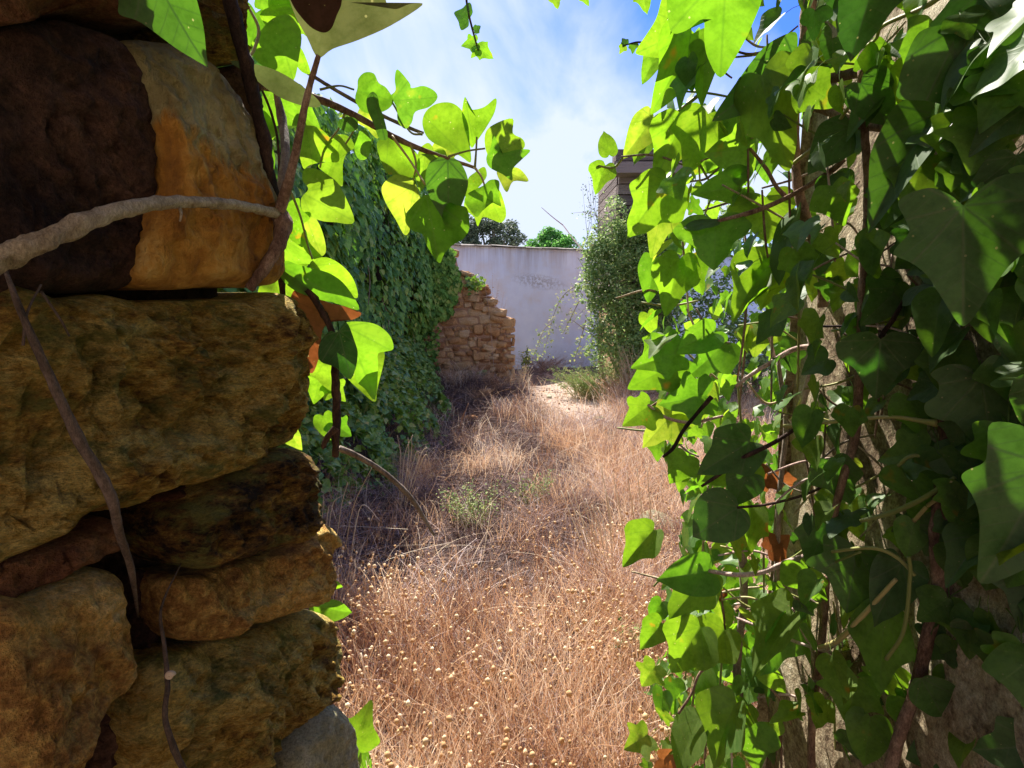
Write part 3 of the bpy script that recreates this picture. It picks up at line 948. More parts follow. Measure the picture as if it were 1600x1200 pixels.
# ruined timber/stone house corner on the right
hs = empty('old_house', (3.4, 11.0, 0), 'corner of an old house with dark weathered boards and a jutting eave, above the shrub', 'house')
obj('wall', box_mesh('wall', 1.93, 2.94, 10.08, 12.2, -0.2, 4.05, M['ruin_mortar']), hs)
z = 1.6
bi = 0
bm_ = {}
while z < 3.85:
    h = rnd.choice([0.15, 0.18, 0.21])
    o = obj('board', box_mesh('board', 1.88 + rnd.uniform(-.012, .012), 2.95, 10.0 + rnd.uniform(-.012, .012), 10.075, z, z + h - 0.018, M['board']), hs)
    o = obj('board', box_mesh('board', 1.86, 1.925, 10.079, 12.2, z, z + h - 0.018, M['board']), hs)
    z += h
for k, (z0, z1, x0) in enumerate([(3.74, 3.92, 1.72), (3.94, 4.12, 1.75)]):
    obj('eave_board', box_mesh('eave_board', x0, 3.05, 9.62 + 0.02 * k, 10.0 - 0.02 - 0.003 * k, z0, z1, M['board']), hs)



# ------------------------------------------------------------------ leaves
def outline(half, k=4):
    pts = catmull([Vector((x, y, 0)) for x, y in half], k)
    r_ = [(p.x, p.y) for p in pts]
    l_ = [(-x, y) for x, y in r_[::-1]][1:-1]
    return r_ + l_


HALF = {
    'ivy5': [(0, 0), (.12, -.12), (.30, -.17), (.50, -.10), (.47, .06), (.45, .18), (.58, .29), (.60, .39), (.46, .46), (.31, .53), (.20, .74), (.06, .93), (0, 1)],
    'ivy3': [(0, 0), (.14, -.10), (.32, -.09), (.46, .08), (.54, .26), (.56, .38), (.41, .48), (.30, .58), (.19, .78), (.06, .94), (0, 1)],
    'heart': [(0, 0), (.12, -.10), (.30, -.11), (.43, .04), (.46, .24), (.38, .46), (.24, .70), (.10, .88), (0, 1)],
    'wide': [(0, 0), (.16, -.10), (.40, -.10), (.58, .02), (.68, .14), (.70, .27), (.56, .38), (.39, .47), (.26, .66), (.08, .89), (0, .95)],
    'oval': [(0, 0), (.14, -.05), (.33, .06), (.42, .28), (.36, .56), (.20, .82), (0, .98)],
}


def leaf_arrays(kind, seed, rings=3, k=4, petiole=True, tip=0.0):
    r_ = random.Random(seed * 7 + 1)
    asym = r_.uniform(-0.10, 0.10)
    half = [(x * (1 + r_.uniform(-.07, .07)), y + (r_.uniform(-.025, .025) if 0 < i < len(HALF[kind]) - 1 else 0)) for i, (x, y) in enumerate(HALF[kind])]
    out = outline(half, k)
    out = [(x * (1 + asym * (1 if x > 0 else -1)) + 0.06 * asym * y, y) for x, y in out]
    n = len(out)
    cx, cy = 0.0, 0.27
    fold = r_.uniform(0.02, 0.55)
    droop = r_.uniform(0.0, 0.6)
    wav = r_.uniform(0.02, 0.06)
    ph = r_.uniform(0, 6)
    twist = r_.uniform(-.25, .25)

    def zf(x, y):
        return (fold * abs(x) ** 1.2 - droop * (max(y, 0) ** 2) * 0.55 - 0.35 * droop * x * x + wav * math.sin(7 * y + 5 * x + ph) * (abs(x) + .25)
                + twist * x * y)
    V = [(cx, cy, zf(cx, cy))]
    for i in range(1, rings + 1):
        t = (i / rings) ** 0.85
        for x, y in out:
            xx, yy = cx + (x - cx) * t, cy + (y - cy) * t
            V.append((xx, yy, zf(xx, yy)))
    T = [(0, 1 + j, 1 + (j + 1) % n) for j in range(n)]
    Q = []
    for i in range(rings - 1):
        for j in range(n):
            j2 = (j + 1) % n
            Q.append((1 + i * n + j, 1 + (i + 1) * n + j, 1 + (i + 1) * n + j2, 1 + i * n + j2))
    # consistent winding: normal +Z
    T = [t[::-1] for t in T]
    Q = [q[::-1] for q in Q]
    V = np.array(V)
    uv = V[:, :2].copy()
    if petiole:
        cur = r_.uniform(-.35, .35)
        L = r_.uniform(.45, .9)
        pts = [(0, 0.02, zf(0, 0)), (cur * .15, -.25 * L, -.06), (cur * .5, -.6 * L, -.16 * L), (cur, -L, -.34 * L)]
        b = len(V)
        PV = []
        for (x, y, z) in pts:
            w = 0.012
            PV += [(x - w, y, z), (x, y, z + w), (x + w, y, z)]
        PV = np.array(PV)
        V = np.vstack([V, PV])
        uv = np.vstack([uv, np.full((len(PV), 2), 0.0)])
        for i in range(3):
            for a_ in range(3):
                c_ = (a_ + 1) % 3
                Q.append((b + i * 3 + a_, b + i * 3 + c_, b + i * 3 + 3 + c_, b + i * 3 + 3 + a_))
    return V, uv, np.array(T), np.array(Q) if Q else np.zeros((0, 4), int)


LEAFMESH = {}


def leaf_mesh(kind, seed, matkey, pet=True):
    key = (kind, seed, matkey, pet)
    if key not in LEAFMESH:
        V, uv, T, Q = leaf_arrays(kind, seed, petiole=pet)
        LEAFMESH[key] = mesh_np('leaf', V, [T, Q], M[matkey], uv=uv, tint=np.zeros(len(V)))
    return LEAFMESH[key]


def put_leaf(parent, base, ydir, normal, length, kind='ivy3', matkey='leaf', seed=None, wide=1.0, label=None, pet=True):
    y = ydir.normalized()
    nrm = (normal - y * normal.dot(y))
    if nrm.length < 1e-3:
        nrm = y.orthogonal()
    nrm.normalize()
    x = y.cross(nrm)
    if seed is None:
        seed = rnd.randrange(8)
    o = bpy.data.objects.new('leaf', leaf_mesh(kind, seed, matkey, pet))
    m = Matrix((
        (x.x * length * wide, y.x * length, nrm.x * length, base.x),
        (x.y * length * wide, y.y * length, nrm.y * length, base.y),
        (x.z * length * wide, y.z * length, nrm.z * length, base.z),
        (0, 0, 0, 1)))
    o.matrix_world = m
    link(o)
    o.parent = parent
    o.matrix_parent_inverse = Matrix.Translation(-Vector(parent.location))
    if label:
        o['label'] = label
    return o


def hero(parent, bx, by, tx, ty, Y, kind='ivy3', matkey='leaf', roll=0.0, tilt=0.0, wide=1.0, seed=None, label=None):
    """leaf whose stalk end is seen at (bx,by) and tip at (tx,ty), standing Y metres out"""
    b = P(bx, by, Y)
    dep = depth_of(b)
    sx, sy = (tx - bx) / F_PX * dep, -(ty - by) / F_PX * dep
    yd = RT * sx + UP * sy
    L = yd.length
    view = (CAM - b).normalized()
    yd = yd.normalized()
    ct, stl = math.cos(math.radians(tilt)), math.sin(math.radians(tilt))
    n0 = (view - yd * view.dot(yd)).normalized()
    y2 = yd * ct + n0 * stl
    n1 = (n0 * ct - yd * stl)
    cr, sr = math.cos(math.radians(roll)), math.sin(math.radians(roll))
    n2 = n1 * cr + y2.cross(n1) * sr
    return put_leaf(parent, b, y2, n2, L / max(ct, .3), kind, matkey, seed, wide, label, pet=False)


def leaves_stuff(name, parent, base, ydir, nrm, size, matkey, kinds=('ivy3', 'heart', 'ivy5'), label=None, k=1, rings=2, tint=None):
    """many small leaves joined into one mesh"""
    base, ydir, nrm, size = map(np.asarray, (base, ydir, nrm, size))
    N = len(base)
    y = ydir / np.linalg.norm(ydir, axis=1, keepdims=True)
    nn = nrm - y * (nrm * y).sum(1, keepdims=True)
    nn /= np.maximum(np.linalg.norm(nn, axis=1, keepdims=True), 1e-6)
    x = np.cross(y, nn)
    tint = rng.random(N) if tint is None else tint
    temps = [leaf_arrays(kd, s, rings=rings, k=k, petiole=False) for kd in kinds for s in (1, 2)]
    which = rng.integers(0, len(temps), N)
    VV, UVs, TT, QQ, TI, off = [], [], [], [], [], 0
    for ti, (V, uv, T, Q) in enumerate(temps):
        ids = np.where(which == ti)[0]
        if not len(ids):
            continue
        m = len(V)
        W = (V[None, :, 0:1] * x[ids][:, None] + V[None, :, 1:2] * y[ids][:, None] + V[None, :, 2:3] * nn[ids][:, None]) * size[ids][:, None, None] + base[ids][:, None]
        VV.append(W.reshape(-1, 3))
        UVs.append(np.tile(uv, (len(ids), 1)))
        TI.append(np.repeat(tint[ids], m))
        o_ = off + np.arange(len(ids))[:, None, None] * m
        TT.append((T[None] + o_).reshape(-1, 3))
        if len(Q):
            QQ.append((Q[None] + o_).reshape(-1, 4))
        off += len(ids) * m
    faces = [np.vstack(TT)] + ([np.vstack(QQ)] if QQ else [])
    me = mesh_np(name, np.vstack(VV), faces, M[matkey], uv=np.vstack(UVs), tint=np.concatenate(TI))
    o = obj(name, me, parent)
    tag(o, label, kind='stuff')
    return o


def stem(parent, pts, radii, matkey='bark_brown', sides=8, rough=0.15, name='stem', label=None, tint=0.5):
    """pts: (px, py, Y); radii in photo pixels"""
    w = [P(*p) for p in pts]
    rm = np.interp(np.linspace(0, len(radii) - 1, len(w)), range(len(radii)), radii)
    a = Acc()
    a.tube(w, [r * depth_of(q) / F_PX for r, q in zip(rm, w)], sides, 7, rough, tint, seed=rnd.random() * 50)
    o = obj(name, a.mesh(name, M[matkey]), parent)
    if label:
        o['label'] = label
    return o


# ------------------------------------------------------------------ ivy at the left pier
iv = empty('ivy_vine', (-0.45, 1.05, 1.4), 'large leaved ivy sprig reaching across the sky from the left pier', 'ivy')
stem(iv, [(345, -60, 0.80), (372, 50, 0.83), (392, 130, 0.86), (412, 220, 0.89), (424, 290, 0.91), (432, 340, 0.95), (439, 400, 1.0), (442, 470, 1.04)], [12, 11, 10, 10, 9, 7, 5, 4], 'bark_dark', rough=0.4, label='dark mossy main stem')
stem(iv, [(428, 130, 1.04), (440, 185, 1.03), (446, 235, 0.98), (440, 290, 0.94), (432, 335, 0.92)], [4, 7, 7, 7, 8], 'bark_grey')
stem(iv, [(385, 130, 1.0), (440, 140, 1.05), (505, 158, 1.10), (560, 183, 1.14), (615, 214, 1.18), (660, 234, 1.2), (700, 248, 1.22), (742, 262, 1.24)], [7, 6, 6, 5, 5, 4, 3, 2.5], 'bark_brown')
stem(iv, [(478, 112, 1.25), (520, 138, 1.28), (580, 172, 1.3), (640, 200, 1.32), (662, 208, 1.33)], [3, 3, 3, 3, 2], 'bark_grey')
stem(iv, [(498, 86, 0.78), (480, 150, 0.80), (466, 220, 0.83), (452, 280, 0.86), (436, 332, 0.90)], [4, 5, 6, 7, 9], 'bark_brown', label='long brown leaf stalk')
stem(iv, [(432, 326, 0.90), (442, 352, 0.90), (434, 385, 0.88), (410, 422, 0.86), (388, 452, 0.85)], [12, 14, 11, 9, 7], 'bark_brown', rough=0.3)
stem(iv, [(405, 130, 1.05), (425, 180, 1.08), (435, 230, 1.08), (436, 300, 1.05)], [2, 2, 2, 2], 'bark_dark')
stem(iv, [(388, 10, 1.05), (404, 45, 1.04), (398, 75, 1.02), (386, 95, 1.0)], [2, 2.5, 2.5, 2], 'stem_green')
for pts in ([(540, 172, 1.13), (530, 200, 1.14), (508, 230, 1.15), (500, 262, 1.16)], [(560, 182, 1.14), (552, 205, 1.15), (540, 225, 1.16)],
            [(612, 212, 1.17), (640, 250, 1.16), (664, 288, 1.12)], [(640, 222, 1.19), (650, 255, 1.19), (645, 285, 1.2)],
            [(660, 210, 1.2), (640, 205, 1.2), (613, 160, 1.18)], [(700, 245, 1.2), (730, 236, 1.2), (758, 232, 1.2)],
            [(742, 262, 1.22), (744, 235, 1.22), (745, 214, 1.22)], [(742, 262, 1.22), (752, 276, 1.2), (758, 292, 1.2)],
            [(455, 300, 1.05), (470, 340, 1.06), (480, 380, 1.07), (488, 405, 1.07)], [(500, 140, 1.1), (530, 134, 1.1), (553, 140, 1.12)]):
    stem(iv, pts, [2.2, 1.6, 1.6], 'stem_green', 6, 0.0, tint=rnd.random())
L_ = [
    (678, 236, 654, 292, 1.24, 'heart', 'leaf', 20, 0, .8, None),
    (700, 232, 668, 262, 1.26, 'heart', 'leaf_yellow', 20, 0, 1.0, None),
    (420, 12, 470, 48, 1.12, 'ivy3', 'leaf_yellow', 0, 0, .9, None),
    (400, 20, 390, 90, 1.14, 'ivy3', 'leaf', 0, 0, .9, None),
    (225, -70, 294, 86, .66, 'ivy3', 'leaf_dark', 30, 0, .8, 'blue green leaf tip over the stones'),
    (410, 150, 470, 190, 1.15, 'ivy3', 'leaf', 0, 0, .9, None),
    (455, 165, 500, 205, 1.22, 'ivy5', 'leaf', 0, 0, .9, None),
    (398, 182, 412, 250, 1.13, 'ivy3', 'leaf_yellow', 10, 0, .8, None),
    (400, 230, 414, 300, 1.14, 'heart', 'leaf', 0, 0, .8, None),
    (412, 300, 404, 345, 1.16, 'ivy3', 'leaf_yellow', 0, 0, .9, None),
    (445, 330, 470, 385, 1.12, 'ivy5', 'leaf_yellow', 10, 0, .9, None),
    (440, 372, 500, 412, 1.15, 'ivy3', 'leaf', 20, 0, .8, None),
    (450, 395, 470, 450, 1.18, 'ivy3', 'leaf_yellow', 0, 0, .8, None),
    (430, 440, 446, 500, 1.2, 'ivy3', 'leaf_yellow', 0, 0, .8, None),
    (500, 590, 490, 632, 1.5, 'ivy5', 'leaf_yellow', 0, 0, 1.0, None),
    (515, 600, 540, 628, 1.5, 'ivy5', 'leaf_yellow', 20, 0, 1.0, None),
    (450, 672, 468, 705, 1.3, 'heart', 'leaf_yellow', 20, 0, .9, None),
    (505, 650, 520, 690, 1.5, 'heart', 'leaf_yellow', 10, 0, .9, None),
    (520, 660, 548, 682, 1.5, 'ivy5', 'leaf', 10, 0, 1.0, None),
    (476, 892, 531, 926, 1.18, 'oval', 'leaf_yellow', 45, 0, .8, None),
    (474, 898, 478, 938, 1.2, 'heart', 'leaf', 20, 0, .8, None),
    (488, 944, 546, 966, 1.16, 'oval', 'leaf', 35, 0, .8, None),
]
for (bx, by, tx, ty, Y, kd, mk, ro, ti, wd, lb) in L_:
    hero(iv, bx, by, tx, ty, Y, kd, mk, ro, ti, wd, label=lb)
# big near leaf traced as its own shape


def traced_leaf(parent, poly, Y, matkey, base, tip, cup=0.0, label=None, name='leaf', kx=0.0, ky=0.0):
    """leaf from its outline (px); base and tip give its own axis for the veins"""
    w = [P(x, y, Y) for x, y in poly]
    out = catmull(w, 4, True)
    c = sum(out, Vector()) / len(out)
    b, t = P(*base, Y), P(*tip, Y)
    L = (t - b).length
    ya = (t - b).normalized()
    nz_ = (CAM - c).normalized()
    xa = ya.cross(nz_).normalized()
    V, uv = [], []
    rings = 5
    n = len(out)
    for i in range(rings + 1):
        f = i / rings
        for p in (out if i else [c]):
            q = c + (p - c) * f
            d = q - b
            u, v = d.dot(xa) / L, d.dot(ya) / L
            q = q + nz_ * L * (kx * u + ky * v + cup * abs(u) + 0.03 * math.sin(7 * v + 4 * u) - 0.12 * v * v * cup)
            V.append(tuple(q))
            uv.append((u, v))
    T = [(0, 1 + j, 1 + (j + 1) % n) for j in range(n)]
    Q = [(1 + i * n + j, 1 + (i + 1) * n + j, 1 + (i + 1) * n + (j + 1) % n, 1 + i * n + (j + 1) % n) for i in range(rings - 1) for j in range(n)]
    me = mesh_np(name, V, [np.array(T), np.array(Q)], M[matkey], uv=uv, tint=np.zeros(len(V)))
    o = obj(name, me, parent)
    if label:
        o['label'] = label
    return o


traced_leaf(iv, [(497, 90), (520, 76), (560, 62), (610, 40), (658, 8), (640, 6), (618, 14), (604, 6), (598, -30), (570, -90), (500, -120), (440, -80), (448, -20), (462, 24), (480, 58)], .78, 'leaf_old', (497, 90), (530, -120), .12,
            'big grey olive leaf hanging from the top edge')
traced_leaf(iv, [(449, -30), (456, 4), (472, 28), (488, 44), (506, 51), (518, 44), (526, 24), (534, 2), (530, -40), (490, -70)], .772, 'leaf_rot', (506, 51), (490, -70), .05,
            'rotten dark brown patch on the big leaf')

traced_leaf(iv, [(360, 96), (398, 100), (436, 112), (474, 136), (500, 160), (494, 168), (462, 162), (430, 148), (396, 122)], .86, 'leaf_old', (500, 162), (360, 96), .1, 'narrow leaf seen edge on')
traced_leaf(iv, [(453, 470), (462, 452), (482, 456), (510, 472), (540, 480), (563, 490), (548, 500), (522, 500), (504, 516), (500, 552), (488, 583), (474, 566), (464, 530), (455, 500)], 1.035, 'leaf_dry', (455, 468), (500, 560), .25, 'curled dead brown leaf')
# the leaves of the sprig, each with its own outline (read at 1.744 x from (375, 0))
TL = [
    ([(430, 190), (462, 226), (468, 240), (500, 234), (530, 248), (538, 268), (515, 292), (478, 305), (468, 335), (450, 352), (430, 330), (428, 300), (420, 280), (410, 262), (424, 246), (422, 215)], (414, 275), (538, 265), 1.17, 'leaf_spot', 'green leaf with a yellow blotch'),
    ([(497, 340), (505, 305), (535, 282), (575, 279), (605, 300), (622, 340), (626, 390), (629, 442), (600, 425), (560, 405), (515, 380)], (629, 442), (500, 315), 1.22, 'leaf_yellow', 'large round backlit leaf'),
    ([(613, 264), (622, 290), (632, 299), (665, 292), (696, 269), (693, 305), (672, 345), (645, 385), (630, 402), (615, 360), (605, 310)], (638, 402), (613, 264), 1.24, 'leaf_yellow', None),
    ([(668, 365), (690, 340), (743, 322), (744, 362), (770, 378), (776, 400), (750, 425), (720, 428), (690, 440), (670, 410)], (674, 430), (770, 380), 1.25, 'leaf_yellow', None),
    ([(690, 368), (705, 395), (714, 416), (760, 407), (792, 410), (765, 438), (743, 462), (742, 493), (715, 475), (680, 456), (671, 430), (684, 400)], (675, 430), (792, 410), 1.20, 'leaf', None),
    ([(700, 466), (738, 470), (742, 456), (765, 462), (786, 494), (745, 494), (728, 523), (712, 500)], (690, 455), (786, 494), 1.26, 'leaf_yellow', None),
    ([(612, 548), (640, 520), (680, 500), (705, 515), (722, 560), (725, 590), (712, 607), (690, 600), (662, 592), (648, 617), (638, 592), (615, 572)], (665, 500), (712, 607), 1.23, 'leaf_yellow', None),
    ([(612, 546), (625, 525), (662, 506), (682, 490), (706, 494), (705, 530), (711, 562), (690, 552), (660, 575), (645, 590), (622, 565)], (664, 504), (711, 562), 1.19, 'leaf', None),
    ([(620, 490), (640, 470), (665, 455), (672, 480), (655, 505), (630, 530), (614, 540)], (620, 465), (614, 540), 1.25, 'leaf_yellow', None),
    ([(520, 440), (545, 428), (566, 436), (580, 429), (605, 450), (621, 490), (615, 530), (592, 588), (570, 624), (545, 585), (518, 540), (506, 500), (508, 465)], (566, 434), (570, 624), 1.09, 'leaf_dark', 'dark green heart shaped leaf'),
    ([(508, 530), (480, 550), (456, 580), (451, 605), (470, 628), (500, 640), (510, 670), (542, 714), (556, 690), (580, 665), (605, 650), (621, 620), (616, 570), (590, 560), (560, 548), (530, 540)], (508, 530), (542, 714), 1.13, 'leaf', 'long pointed leaf, lowest of the sprig'),
    ([(415, 480), (440, 477), (470, 490), (486, 520), (490, 552), (462, 570), (450, 592), (463, 626), (448, 641), (425, 600), (396, 550), (387, 510)], (478, 500), (448, 641), 1.19, 'leaf_yellow', None),
    ([(374, 388), (402, 374), (440, 385), (475, 410), (490, 440), (482, 482), (430, 476), (400, 470), (380, 425)], (404, 376), (482, 485), 1.21, 'leaf_yellow', None),
    ([(490, 425), (515, 420), (542, 430), (520, 460), (508, 500), (490, 522), (478, 470)], (505, 420), (490, 522), 1.20, 'leaf', None),
    ([(360, 250), (375, 262), (380, 290), (392, 320), (403, 376), (380, 379), (365, 340), (348, 300), (345, 270)], (362, 252), (395, 379), 1.10, 'leaf_dark', 'narrow folded grey green leaf'),
    ([(322, 215), (340, 197), (365, 200), (378, 225), (400, 240), (419, 275), (400, 300), (360, 310), (330, 300), (314, 270), (320, 240)], (312, 245), (419, 276), 1.14, 'leaf', None),
    ([(330, 290), (370, 300), (392, 340), (375, 378), (345, 350), (318, 330)], (318, 300), (380, 378), 1.20, 'leaf_yellow', None),
    ([(165, 350), (190, 342), (225, 355), (262, 400), (269, 440), (230, 441), (190, 450), (172, 458), (159, 400)], (180, 345), (200, 458), 1.15, 'leaf_yellow', None),
    ([(245, 375), (290, 368), (312, 400), (290, 420), (280, 450), (279, 507), (255, 487), (230, 470), (213, 450), (250, 430)], (280, 370), (240, 480), 1.18, 'leaf_yellow', None),
    ([(176, 460), (210, 461), (245, 480), (275, 512), (313, 604), (260, 606), (215, 600), (172, 575), (167, 540), (186, 515), (170, 490)], (168, 525), (313, 604), 1.12, 'leaf', None),
    ([(172, 565), (210, 600), (230, 650), (233, 690), (205, 702), (180, 672), (163, 620)], (168, 560), (222, 702), 1.16, 'leaf_yellow', None),
    ([(318, 365), (340, 354), (357, 380), (356, 415), (340, 436), (320, 430), (311, 400)], (335, 354), (335, 437), 1.13, 'leaf', None),
    ([(268, 330), (292, 318), (318, 326), (320, 350), (296, 360), (272, 350)], (268, 326), (320, 350), 1.12, 'leaf_dark', None),
    ([(106, 730), (125, 711), (160, 722), (205, 733), (250, 748), (290, 780), (327, 844), (270, 830), (200, 812), (150, 792), (115, 762)], (108, 724), (327, 844), 1.0, 'leaf', 'drooping mid green leaf above the dead one'),
    ([(192, 714), (235, 701), (280, 725), (312, 765), (322, 812), (290, 802), (240, 772), (198, 748)], (196, 725), (322, 812), 1.08, 'leaf_yellow', None),
    ([(265, 905), (245, 903), (222, 928), (214, 960), (222, 985), (260, 1000), (301, 1032), (320, 970), (312, 930), (290, 878)], (270, 903), (301, 1032), 1.01, 'leaf_dark', 'small dark leaf across the dark stem'),
    ([(285, 882), (330, 876), (375, 885), (410, 915), (419, 950), (396, 958), (376, 965), (377, 1000), (369, 1092), (340, 1062), (312, 1032), (320, 970), (305, 920)], (290, 890), (369, 1092), 1.07, 'leaf', 'broad two pointed leaf beside the dark stem'),
    ([(290, 1022), (330, 1000), (384, 958), (394, 975), (374, 1060), (367, 1094), (330, 1066)], (300, 960), (367, 1094), 1.12, 'leaf_yellow', None),
    ([(198, 988), (225, 980), (252, 990), (254, 1062), (228, 1052), (205, 1030), (184, 1020)], (235, 980), (250, 1062), 1.14, 'leaf_yellow', None),
    ([(48, 95), (90, 50), (140, 42), (166, 90), (162, 150), (146, 222), (110, 202), (50, 172), (28, 130)], (95, 50), (146, 222), 1.06, 'leaf', 'broad mid green leaf near the dark stem'),
    ([(84, 42), (120, 18), (150, 30), (178, 66), (184, 100), (160, 80), (130, 46)], (90, 30), (184, 100), 1.10, 'leaf_yellow', None),
    ([(162, 128), (180, 158), (192, 200), (168, 196), (149, 165)], (162, 128), (185, 204), 1.15, 'leaf_yellow', None),
    ([(60, -30), (130, -40), (170, 10), (150, 40), (100, 30), (40, 20)], (60, -20), (165, 30), 1.13, 'leaf', None),
]
rl = random.Random(4)
for poly_, b_, t_, Y_, mk_, lb_ in TL:
    cv = lambda q: (375 + q[0] / 1.744, q[1] / 1.744)
    traced_leaf(iv, [cv(q) for q in poly_], Y_, mk_, cv(b_), cv(t_), rl.uniform(.05, .3), lb_, kx=rl.uniform(-.35, .35), ky=rl.uniform(-.25, .25))

# pale dead branch crossing in front of the stones
br = empty('dead_branch', tuple(P(200, 325, 0.72)), 'thick pale bare branch curving across the dark stones', 'branch')
stem(br, [(-60, 432, .44), (10, 400, .465), (70, 375, .49), (140, 344, .53), (210, 324, .585), (270, 316, .64), (330, 317, .71), (385, 323, .79), (434, 334, .90)], [20, 18, 16, 14, 11, 9, 8, 7, 7], 'bark_pale', 14, 0.42)
stem(br, [(280, 322, .65), (283, 334, .64), (281, 346, .64)], [3, 2, 1.5], 'bark_pale', 6, 0.0, name='twig')


def jamb_stem(label, pts, radii, matkey, twigs=()):
    w = [PJ(x, y, o_) for x, y, o_ in pts]
    e = empty('vine_root', tuple(w[0]), label, 'root')
    for n_, (p_, r_) in enumerate([(w, radii)] + [([PJ(*q) for q in t], [2.2, 1.5]) for t in twigs]):
        a = Acc()
        rm = np.interp(np.linspace(0, len(r_) - 1, len(p_)), range(len(r_)), r_)
        a.tube(p_, [r * depth_of(q) / F_PX for r, q in zip(rm, p_)], 8, 7, 0.2 if n_ == 0 else 0.05)
        obj('stem' if n_ == 0 else 'twig', a.mesh('stem', M[matkey]), e)
    return e


jamb_stem('brown climbing root slanting down the dark stones at far left', [(2, 405, .06), (30, 480, .10), (58, 545, .11), (90, 615, .115), (125, 690, .12), (172, 772, .12), (186, 830, .10), (205, 890, .07), (216, 965, .0)], [2, 5, 6, 7, 8, 8, 6, 5, 1.5], 'bark_root',
          twigs=[[(36, 540, .1), (42, 490, .1), (64, 445, .08)], [(64, 455, .08), (95, 500, .09), (108, 525, .08)]])
jamb_stem('thin brown root hanging down the lowest stones', [(283, 880, .04), (252, 950, .06), (257, 1010, .07), (262, 1070, .09), (258, 1120, .10), (272, 1170, .11), (300, 1230, .11)], [1, 2, 3, 4, 4, 5, 5], 'bark_root')
for (x, y, c_, lb) in ((48, 585, 'leaf_dry', 'round dead brown leaf stuck on the dark stones'),):
    o = hero(br, x, y - 26, x + 4, y + 40, .60, 'oval', c_, 10, 0, .8)
    o.parent = None
    o.matrix_parent_inverse = Matrix()
    o.name = 'dead_leaf'
    tag(o, lb, 'leaf')
# shells of small snails on the stones
for (x, y, lb, s_) in ((266, 1055, 'small yellowish snail shell on the lowest stones', 9),):
    c = PJ(x, y, .115)
    a = Acc()
    pts, rad = [], []
    for i in range(26):
        t = i / 25
        th = t * 4.6 * math.pi
        r0 = (s_ * depth_of(c) / F_PX) * (1 - t) ** 0.9
        pts.append(c + RT * math.cos(th) * r0 * .6 + UP * math.sin(th) * r0 * .5 - FW * t * 0.004)
        rad.append(max(0.0006, r0 * 0.45))
    a.tube(pts, rad, 8, 2)
    o = obj('snail_shell', a.mesh('snail_shell', M['straw_pale']))
    tag(o, lb, 'snail shell')

# dark stem hanging free in front of the mid-ground, with a twig
vs = empty('hanging_vine', tuple(P(525, 600, 1.0)), 'dark bare vine stem hanging beside the stone pier with one long twig', 'vine')
stem(vs, [(436, 408, 1.01), (470, 440, 1.01), (500, 480, 1.01), (520, 525, 1.02), (524, 590, 1.06), (526, 650, 1.1), (524, 712, 1.12)], [3, 5, 5, 5, 6.5, 6.5, 5.5], 'bark_dark', 10, 0.4)
stem(vs, [(526, 668, 1.1), (514, 680, 1.1), (506, 696, 1.1), (508, 700, 1.1)], [6, 5, 4, 3], 'bark_dark', name='knot')
stem(vs, [(530, 700, 1.12), (565, 716, 1.14), (605, 742, 1.17), (642, 778, 1.2), (664, 812, 1.22), (678, 836, 1.24)], [5, 4.5, 4, 4, 3, 2], 'bark_grey', 8, 0.2, name='twig')

# little seedling at the bottom
sg = empty('ivy_seedling', tuple(P(560, 1180, 1.35)), 'small young ivy shoot with one bright leaf at the foot of the pier', 'plant')
stem(sg, [(552, 1250, 1.35), (550, 1190, 1.35), (551, 1160, 1.35)], [2.5, 2, 2], 'stem_green', 6, 0, tint=.2)
hero(sg, 551, 1160, 578, 1100, 1.35, 'wide', 'leaf_yellow', 0, 0, .72)
hero(sg, 552, 1235, 575, 1170, 1.35, 'oval', 'leaf', 50, 0, .8)

